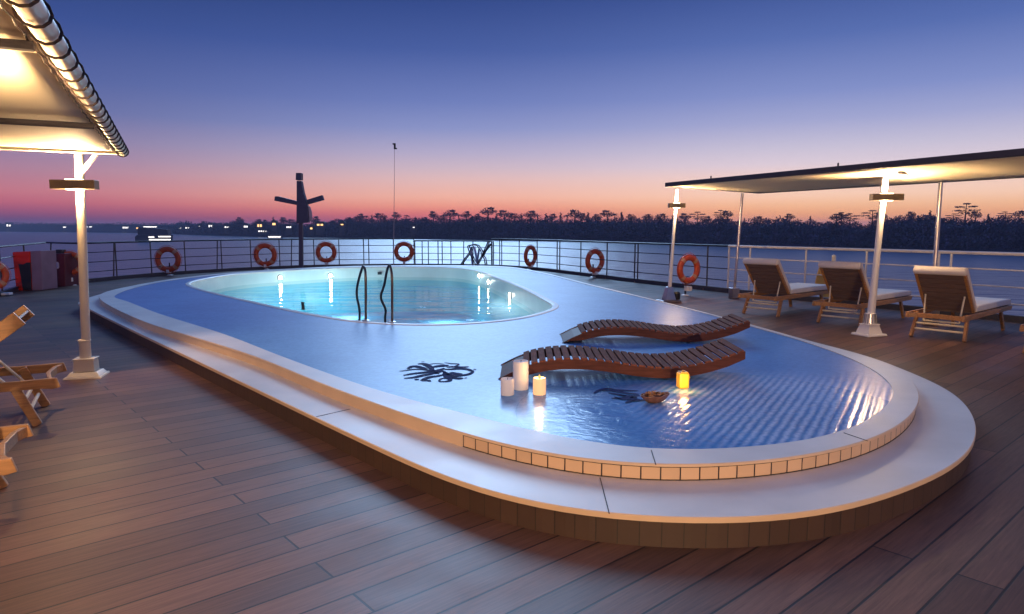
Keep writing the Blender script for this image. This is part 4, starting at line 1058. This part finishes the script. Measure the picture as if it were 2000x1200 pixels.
# skimmer slot on the far wall and the small post at the near edge
q = P(742, 534, G(742, 521.8, ZC).y - .06); 
skm = thing('skimmer_cap', 'small dark overflow cap on the far pool wall', 'overflow', q)
mb = MB(); mb.box((0, 0, 0), (.10, .06, .06)); mb.box((0, -.035, 0), (.13, .012, .085)); mb.build('cover', M['black'], skm, bevel=.006)
q = G(592, 606, ZC)
bl = thing('rim_peg', 'small dark peg standing on the near pool rim', 'peg', q + Vector((0, .0, .006)))
mb = MB(); mb.lathe([(.026, 0), (.022, .01), (.022, .09), (.028, .10), (.02, .115)], n=12); mb.build('shaft', M['black'], bl, True)

# ------------------------------------------------------------------ red box and maroon cabinet at the port rail
q = G(60, 568); 
rb = thing('fire_box', 'glossy red box with a mauve side panel by the port railing', 'fire box', q, 0)
Yq = q.y
mb = MB(); poly = [(P(x, y, Yq).x, max(0, P(x, y, Yq).z)) for x, y in ((31, 570.5), (62, 570.5), (58, 491), (23, 492.5))]
mb.prism(poly, 0, .55, lambda a, b, t_: Vector((a, Yq+t_, b))); mb.build('body', M['red'], rb, world=True, bevel=.03)
mb = MB(); poly = [(P(x, y, Yq).x, max(0, P(x, y, Yq).z)) for x, y in ((62.5, 570), (82.5, 567), (79, 490), (58.5, 491))]
mb.prism(poly, .01, .55, lambda a, b, t_: Vector((a, Yq+t_, b))); mb.build('side_panel', M['mauve'], rb, world=True, bevel=.01)
mb = MB(); poly = [(P(x, y, Yq-.01).x, max(0.01, P(x, y, Yq-.01).z)) for x, y in ((45, 570), (62, 570), (59, 513), (52, 513), (45, 517), (36, 516))]
mb.prism(poly, -.012, .004, lambda a, b, t_: Vector((a, Yq+t_, b))); mb.build('hatch', M['black'], rb, world=True, bevel=.004)
q = G(106, 560); Yq = q.y
cb = thing('maroon_cabinet', 'dark maroon cabinet with a white oval tag, next to the red box', 'cabinet', q, 0)
mb = MB(); poly = [(P(x, y, Yq).x, max(0, P(x, y, Yq).z)) for x, y in ((84, 562), (127.5, 561), (126, 495.5), (81, 496.5))]
mb.prism(poly, 0, .6, lambda a, b, t_: Vector((a, Yq+t_, b))); mb.build('body', M['maroon'], cb, world=True, bevel=.012)
ct = P(111, 518.5, Yq-.004); 
def oval(mb, c, a, b, y, th, n=20): mb.prism([(c.x + a*abs(math.cos(2*PI*k/n))**.6*math.copysign(1, math.cos(2*PI*k/n)), c.z + b*abs(math.sin(2*PI*k/n))**.6*math.copysign(1, math.sin(2*PI*k/n))) for k in range(n)], -th/2, th/2, lambda p, q_, t_: Vector((p, y+t_, q_)))
mb = MB(); oval(mb, ct, .055, .085, Yq-.006, .01); tg_ = mb.build('tag_plate', M['white'], cb, world=True)
mb = MB(); mb.tube([Vector((ct.x + .018*math.cos(2*PI*k/14), Yq-.014, ct.z - .022 + .026*math.sin(2*PI*k/14))) for k in range(14)], .006, 6, closed=True)
mb.tube([Vector((ct.x + .014*math.cos(2*PI*k/12), Yq-.014, ct.z + .028 + .018*math.sin(2*PI*k/12))) for k in range(12)], .006, 6, closed=True); mb.build('tag_mark', M['blue'], cb, world=True).parent = tg_
mb = MB(); mb.box(P(119, 491.5, Yq+.25), (.16, .16, .10)); mb.build('top_knob', M['rail'], cb, world=True, bevel=.01)
q = G(135, 557); bo = thing('mooring_cleat', 'small white double cleat on the deck under the half hidden life ring', 'cleat', q)
mb = MB(); mb.box((0, 0, .105), (.17, .08, .05)); mb.build('horn', M['white'], bo, bevel=.012)
mb = MB(); mb.box((-.03, 0, .05), (.035, .05, .06)); mb.box((.03, 0, .05), (.035, .05, .06)); mb.box((.02, 0, .012), (.13, .1, .022)); mb.build('foot', M['white'], bo, bevel=.008)
q = G(5, 578); sb = thing('deck_hatch', 'pale low deck fitting at the left edge below the life ring', 'deck fitting', q)
mb = MB(); mb.box((0, 0, .04), (.34, .16, .05), .2); mb.build('lid', M['white'], sb, bevel=.01)
mb = MB(); mb.box((0.02, 0, .008), (.40, .2, .016), .2); mb.build('base_plate', M['rail'], sb, bevel=.003)

# ------------------------------------------------------------------ banks, hills, woods
shore_px = [(-500,451.6),(-200,452),(0,452.6),(250,455),(330,457),(440,461),(520,463),(600,464),(700,465),(900,468),(1200,473),(1500,481),(1800,488),(2000,493),(2400,505),(2900,520)]
top_px = [(-500,433),(-200,434),(0,433.5),(120,435),(250,434),(330,435),(370,431),(400,434),(440,435),(470,428),(490,437),(540,431),(600,437),(640,432),(690,424),(740,426),(790,423),(850,427),(900,425),(950,421),(1000,426),(1060,424),(1100,429),(1150,423),
          (1200,423),(1300,423),(1350,429),(1390,430),(1412,420),(1440,431),(1500,426),(1530,422),(1560,427),(1600,430),(1640,431),(1680,439),(1700,430),(1740,422),(1800,414),(1840,422),(1880,427),(1920,427),(1960,422),(2000,421),(2100,416),(2400,404),(2900,395)]
def interp(tab, x):
    for (a, b), (c, d) in zip(tab, tab[1:]):
        if a <= x <= c: return b + (d-b)*(x-a)/(c-a)
    return tab[-1][1]
def shore(px): return G(px, interp(shore_px, px), ZR)
cols_ = [-500 + 10*k for k in range(341)]
mb = MB(); vs = []; prof = [(0, 0), (.02, .25), (.07, .62), (.12, .80), (.5, .80), (2.5, .4)]
rn = random.Random(11)
for px in cols_:
    s = shore(px); d = Vector((s.x, s.y, 0)).normalized(); zt = P(px, interp(top_px, px), s.y).z; hh = zt - ZR
    for f_, h_ in prof:
        vs.append(s + d*(f_*180) + Vector((0, 0, -.3 + hh*h_*(1+rn.uniform(-.06, .06)) if h_ else -.3)))
k = len(prof); n = len(cols_)
mb.add(vs, [(i*k+j, (i+1)*k+j, (i+1)*k+j+1, i*k+j+1) for i in range(n-1) for j in range(k-1)])
bk = mb.build('far_bank_hills', M['bank'], None, True); tag(bk, kind='structure')
# the wood along the bank reads as one mass
mb = MB(); rn = random.Random(5)
def leafball(mb, c, r, n_, size, sq=1.0, rn=rn, up=0.0):
    for _ in range(n_):
        d = Vector((rn.gauss(0, 1), rn.gauss(0, 1), rn.gauss(0, 1))).normalized(); rad = r*(rn.random()**.35)
        p = c + Vector((d.x*rad, d.y*rad, d.z*rad*sq)); s = size*rn.uniform(.6, 1.4)
        a = Vector((rn.gauss(0, 1), rn.gauss(0, 1), rn.gauss(0, 1)+up)).normalized(); b = a.orthogonal().normalized()*s; c2 = a.cross(b).normalized()*s*rn.uniform(.5, .9)
        mb.add([p-b, p-c2*.8+b*.1, p+b, p+c2], [(0, 1, 2, 3)])
px = -480.0
while px < 2500:
    s = shore(px); d = Vector((s.x, s.y, 0)).normalized(); zt = P(px, interp(top_px, px)+(rn.uniform(-5, 4) if px > 1250 else rn.uniform(-3.0, 3.0) if px > 300 else rn.uniform(-.7, .7)), s.y).z; hh = zt - ZR
    far_ = s.length
    rr = hh*.17 if far_ < 900 else hh*.22
    q = s + d*(10 + rn.uniform(0, 8)); leafball(mb, q + Vector((0, 0, hh - rr*1.05)), rr*rn.uniform(.8, 1.3), 150 if far_ < 900 else 18, rr*(.16 if far_ < 900 else .26), .85)
    if far_ < 1200:
        q = s + d*(4+rn.uniform(0, 5)); leafball(mb, q + Vector((0, 0, hh*.58)), rr*1.5, 110, rr*.22, .9)
        q = s + d*(1+rn.uniform(0, 3)); leafball(mb, q + Vector((0, 0, hh*.25)), rr*1.5, 90, rr*.24, .9)
    px += max(2.0, rr*F/far_*.75)
wd = mb.build('far_bank_woods', M['foliage'], None, recalc=False); tag(wd, 'dark mass of woodland along the far river bank', None, None, 'stuff')

# trees that stand out above the mass
protos = {}
def tree_proto(kind):
    rn = random.Random({'pine': 2, 'palm': 9, 'round': 4, 'tall': 6}[kind])
    o = thing('bank_tree', '', 'tree', (0, 0, -500), 0)
    if kind == 'pine':                 # flat layered crown
        mb = MB(); mb.tube([(0, 0, 0), (.1, 0, 4), (0, 0, 9.5)], [.28, .2, .08], 6)
        cl = MB()
        for (x, z, r) in ((0, 9.7, 1.0), (-1.5, 8.6, 1.1), (1.5, 8.5, 1.3), (-1.6, 7.2, 1.7), (1.7, 7.0, 1.6), (.2, 6.0, 2.0)):
            leafball(cl, Vector((x, rn.uniform(-.5, .5), z)), r, 60, .26, .26, rn); mb.tube([(0, 0, z-.9), (x*.6, 0, z-.3), (x, 0, z-.1)], [.08, .06, .03], 5)
    elif kind == 'palm':
        mb = MB(); mb.tube([(0, 0, 0), (.25, 0, 4), (.1, 0, 8.2)], [.26, .18, .14], 6); cl = MB()
        for k in range(18):
            a = 2*PI*k/18; e = rn.uniform(-.3, .9); pts = []
            for i in range(7):
                f_ = i/6; pts.append(Vector((.1+math.cos(a)*f_*2.4, math.sin(a)*f_*2.4, 8.2 + math.sin(e)*f_*2.2 - 1.5*f_*f_)))
            for i in range(6):
                a_, b_ = pts[i], pts[i+1]; sd = Vector((-math.sin(a), math.cos(a), 0))*(.32*(1-i/7))
                cl.add([a_-sd+Vector((0, 0, -.12)), b_-sd*.7+Vector((0, 0, -.15)), b_, a_], [(0, 1, 2, 3)]); cl.add([a_, b_, b_+sd*.7+Vector((0, 0, -.15)), a_+sd+Vector((0, 0, -.12))], [(0, 1, 2, 3)])
    elif kind == 'round':
        mb = MB(); mb.tube([(0, 0, 0), (.1, 0, 4), (0, 0, 7)], [.3, .22, .08], 6); cl = MB()
        for (x, z, r) in ((0, 8, 1.5), (-1.2, 7, 1.2), (1.3, 6.8, 1.3), (.2, 6.2, 1.6), (-.7, 8.6, .9)):
            leafball(cl, Vector((x, rn.uniform(-.6, .6), z)), r, 70, .30, .8, rn); mb.tube([(0, 0, z-2), (x*.7, 0, z-.6)], [.09, .04], 5)
    else:
        mb = MB(); mb.tube([(0, 0, 0), (.1, 0, 5), (0, 0, 9.6)], [.25, .17, .05], 6); cl = MB()
        for k in range(9):
            z = 4.2 + k*.62; r = 1.25*(1-k/10.5); leafball(cl, Vector((rn.uniform(-.35, .35), rn.uniform(-.35, .35), z)), r, 44, .24, .55, rn)
    mb.build('trunk', M['trunk'], o, True); cl.build('crown', M['foliage'], o, recalc=False)
    return o
kinds = ['pine', 'palm', 'round', 'tall']
tlab = {'pine': 'layered flat topped tree standing out above the dark far bank', 'palm': 'palm like tree showing above the dark far bank',
        'round': 'round headed tree rising above the dark far bank', 'tall': 'slender upright tree rising above the dark far bank'}
tree_list = [(365,429,3),(400,432,2),(470,424,2),(505,428,2),(520,429,2),(535,422,3),(555,424,2),(572,428,2),(617,422,2),(650,431,2),(668,428,1),(682,424,2),(704,417,2),(716,419,1),(727,418,3),(744,416,2),(752,420,3),(775,414,0),(795,418,1),(812,422,3),(830,424,2),
             (847,412,0),(862,420,2),(880,409,2),(895,416,1),(911,412,0),(922,419,3),(932,417,2),(954,404,0),(970,416,3),(985,410,0),(1005,416,2),(1018,415,3),(1036,411,2),(1050,418,1),(1066,415,3),(1078,417,2),(1095,413,3),(1108,417,1),(1122,409,2),(1135,416,0),(1148,413,3),(1166,418,2),(1185,410,0),(1200,415,1),(1213,412,3),(1232,418,2),
             (1262,418,2),(1290,417,0),(1312,419,3),(1336,416,2),(1360,413,0),(1378,422,2),(1405,410,0),(1418,411,2),(1452,424,3),(1478,422,2),(1540,417,2),(1580,420,3),(1632,416,2),(1640,414,0),(1657,416,0),(1700,410,0),(1716,415,2),(1775,413,2),(1812,409,3),(1858,417,0),(1881,396,0),(1900,412,2),(1925,416,3),(1958,413,0),(1985,411,2),(2030,408,0)]
rn = random.Random(21)
protoo = {}
for (px, py, kd) in tree_list:
    if kd == 0 and px < 1330: kd = 2
    kind = kinds[kd]; s = shore(px); d = Vector((s.x, s.y, 0)).normalized(); q = s + d*14
    zt = P(px, py, q.y).z; zb = P(px, interp(top_px, px)+19, q.y).z
    hh = zt - zb; sc_ = max(.35, hh/ (10.2 if kind in ('pine', 'tall') else 9.4))
    wx = sc_*rn.uniform(.9, 1.4) * (1.5 if kind in ('pine', 'round') else 1.2)
    if px == 1881: wx = sc_*1.5
    bz = zb
    if kind not in protoo:
        o = tree_proto(kind); protoo[kind] = o
        o['group'] = {'pine': 'layered trees on the far bank', 'palm': 'palm like trees on the far bank', 'round': 'round trees on the far bank', 'tall': 'slender trees on the far bank'}[kind]
        o['label'] = tlab[kind]; o.location = (q.x, q.y, bz); o.scale = (wx, wx, sc_); o.rotation_euler = (0, 0, rn.uniform(-.4, .4))
    else:
        o = dup(protoo[kind], (q.x, q.y, bz), rn.uniform(-.5, .5) + (PI if rn.random() < .5 else 0), tlab[kind], (wx, wx, sc_))
    if px == 1881: o['label'] = 'tallest layered tree above the bank, right of the slim cream post'; del o['group']
    if px == 954: o['label'] = 'tallest layered tree above the middle of the far bank, right of the whip aerial'; del o['group']

# ------------------------------------------------------------------ houses and lights on the far bank, boats
def house(px, py, wpx, hpx, warm=False, wins=2, sep=1.6):
    s = shore(px); d = Vector((s.x, s.y, 0)).normalized(); Y = (s - d*2).y
    c = P(px, py, Y); k = Y/F; W_ = max(5.0, wpx*k*1.25); Hh = max(3.2, hpx*k*2.0)
    zb = min(c.z-Hh*.6, s.z+2)
    o = thing('bank_house', '', 'house', (c.x, Y, zb))
    mb = MB(); mb.box((0, 2.5, (c.z-zb+Hh*.5)/2), (W_, 5, c.z-zb+Hh*.5)); wl_ = mb.build('wall', M['housewall'], o)
    mb = MB(); zt = c.z-zb+Hh*.5; mb.prism([(-W_/2-.3, zt+.02), (W_/2+.3, zt+.02), (W_/2-.9, zt+1.2), (-W_/2+.9, zt+1.2)], -.3, 5.3, lambda a, b, t_: Vector((a, t_, b))); mb.build('roof', M['houseroof'], o)
    ww = wpx*k/wins
    for i in range(wins):
        x = (i-(wins-1)/2)*ww
        mb = MB(); mb.box((x, -.06, c.z-zb), (ww*.66 if wins > 1 else ww, .1, hpx*k*.78)); mb.build('lit_window', M['winwarm' if warm else 'winwhite'], wl_)
    return o
hl_ = [(17,440.5,10,5,0,2,'low house with two rows of white lights at the far left of the bank'), (126,444,6,2.2,0,1,'dark house with one small white light left of the awning post'), (173,443.5,16,2,0,2,'long low house with a white light strip right of the awning post'),
       (246,445,14,4,0,4,'house with a row of glowing white sign lights on the left bank'), (268,446,4,3,1,1,'small house with an orange light on the left bank'), (302,443.5,44,2.4,0,1,'long building with one unbroken white light strip'),
       (353,446,5,2.5,0,1,'small house with a faint white light left of the hill'), (366,445.5,9,3,0,2,'house with two white lights below the hill'), (390,442,3,2.5,0,1,'tiny lit hut below the hill'), (411,442,8,5,0,2,'house with a tall bright window below the hill crest'),
       (443,444,10,3,0,2,'house with a wide pale window right of the hill'), (480,443,8,4,0,3,'house with a cluster of small white windows'), (507,441,10,6,1,2,'house with square yellow windows near the mast'), (535,438,6,5,1,1,'house with a round orange lamp high on the bank'),
       (513,452,18,3,0,4,'landing stage building with pale lights near the water'), (564,444,10,3.5,0,3,'house with three white windows left of the mast'), (625,439.5,14,4,1,2,'house with amber windows right of the mast'), (608,446.5,4,4,1,1,'small hut with an orange lamp right of the mast'), (668,439,5,2.5,1,1,'small house with one amber light, far right of the mast'),
       (808,444.5,3,2,0,1,'tiny white light of a hut in the dark wood')]
for (px, py, a, b, wm, wn_, lab) in hl_:
    o = house(px, py, a, b, bool(wm), wn_); o['label'] = lab; o['group'] = 'lit houses on the far bank'
def boat(lab, px, py, wpx, hpx, strips):
    s = G(px, py, ZR); Y = s.y; k = Y/F; L = wpx*k; hh = hpx*k
    o = thing('river_boat', lab, 'boat', s)
    mb = MB(); mb.prism([(-L*.5, .0), (L*.5, 0), (L*.52, hh*.42), (-L*.44, hh*.42), (-L*.5, hh*.3)], 0, L*.22, lambda a, b, t_: Vector((a, t_, b))); mb.build('hull', M['boat'], o)
    mb = MB(); mb.prism([(-L*.42, hh*.43), (L*.48, hh*.43), (L*.46, hh*.82), (-L*.36, hh), (-L*.41, hh*.9)], .3, L*.2, lambda a, b, t_: Vector((a, t_, b))); cb_ = mb.build('cabin', M['boat'], o)
    for (x0, x1, y) in strips:
        a, b = P(x0, y, Y-.2), P(x1, y, Y-.2)
        mb = MB(); mb.box(((a.x+b.x)/2-s.x, -.12, a.z-s.z), (b.x-a.x, .1, 2.2*k)); mb.build('light_strip', M['winwhite'], cb_)
    return o
boat('dark river boat with white light strips beyond the left life ring', 297, 471, 66, 27, [(290, 301, 463.5), (309, 333, 462.5), (291, 333, 468.5)])
boat('small white lit boat low on the water left of the mast', 536, 466, 28, 7, [(524, 548, 463)])

# ------------------------------------------------------------------ evening haze over the river
hz = bpy.data.materials.new('haze'); hz.use_nodes = True
t = NT(hz); t.n.remove(t.n['Principled BSDF']); pv = t.new('ShaderNodeVolumePrincipled')
pv.inputs['Color'].default_value = (.72, .76, .95, 1); pv.inputs['Density'].default_value = .00026
t.link(pv.outputs[0], t.n['Material Output'].inputs['Volume'])
mb = MB(); mb.box((0, 1200, 11.0), (6400, 4600, 38.0)); ho = mb.build('haze', hz, None); tag(ho, 'thin bluish evening haze over the river', None, None, 'stuff')

# ------------------------------------------------------------------ render settings
SC.render.engine = 'CYCLES'
SC.cycles.use_denoising = True
SC.cycles.max_bounces = 8; SC.cycles.transparent_max_bounces = 12; SC.cycles.sample_clamp_indirect = 6
SC.cycles.caustics_reflective = False; SC.cycles.caustics_refractive = False
SC.view_settings.view_transform = 'Standard'; SC.view_settings.look = 'None'; SC.view_settings.exposure = 0; SC.view_settings.gamma = 1
SC.view_settings.use_curve_mapping = False
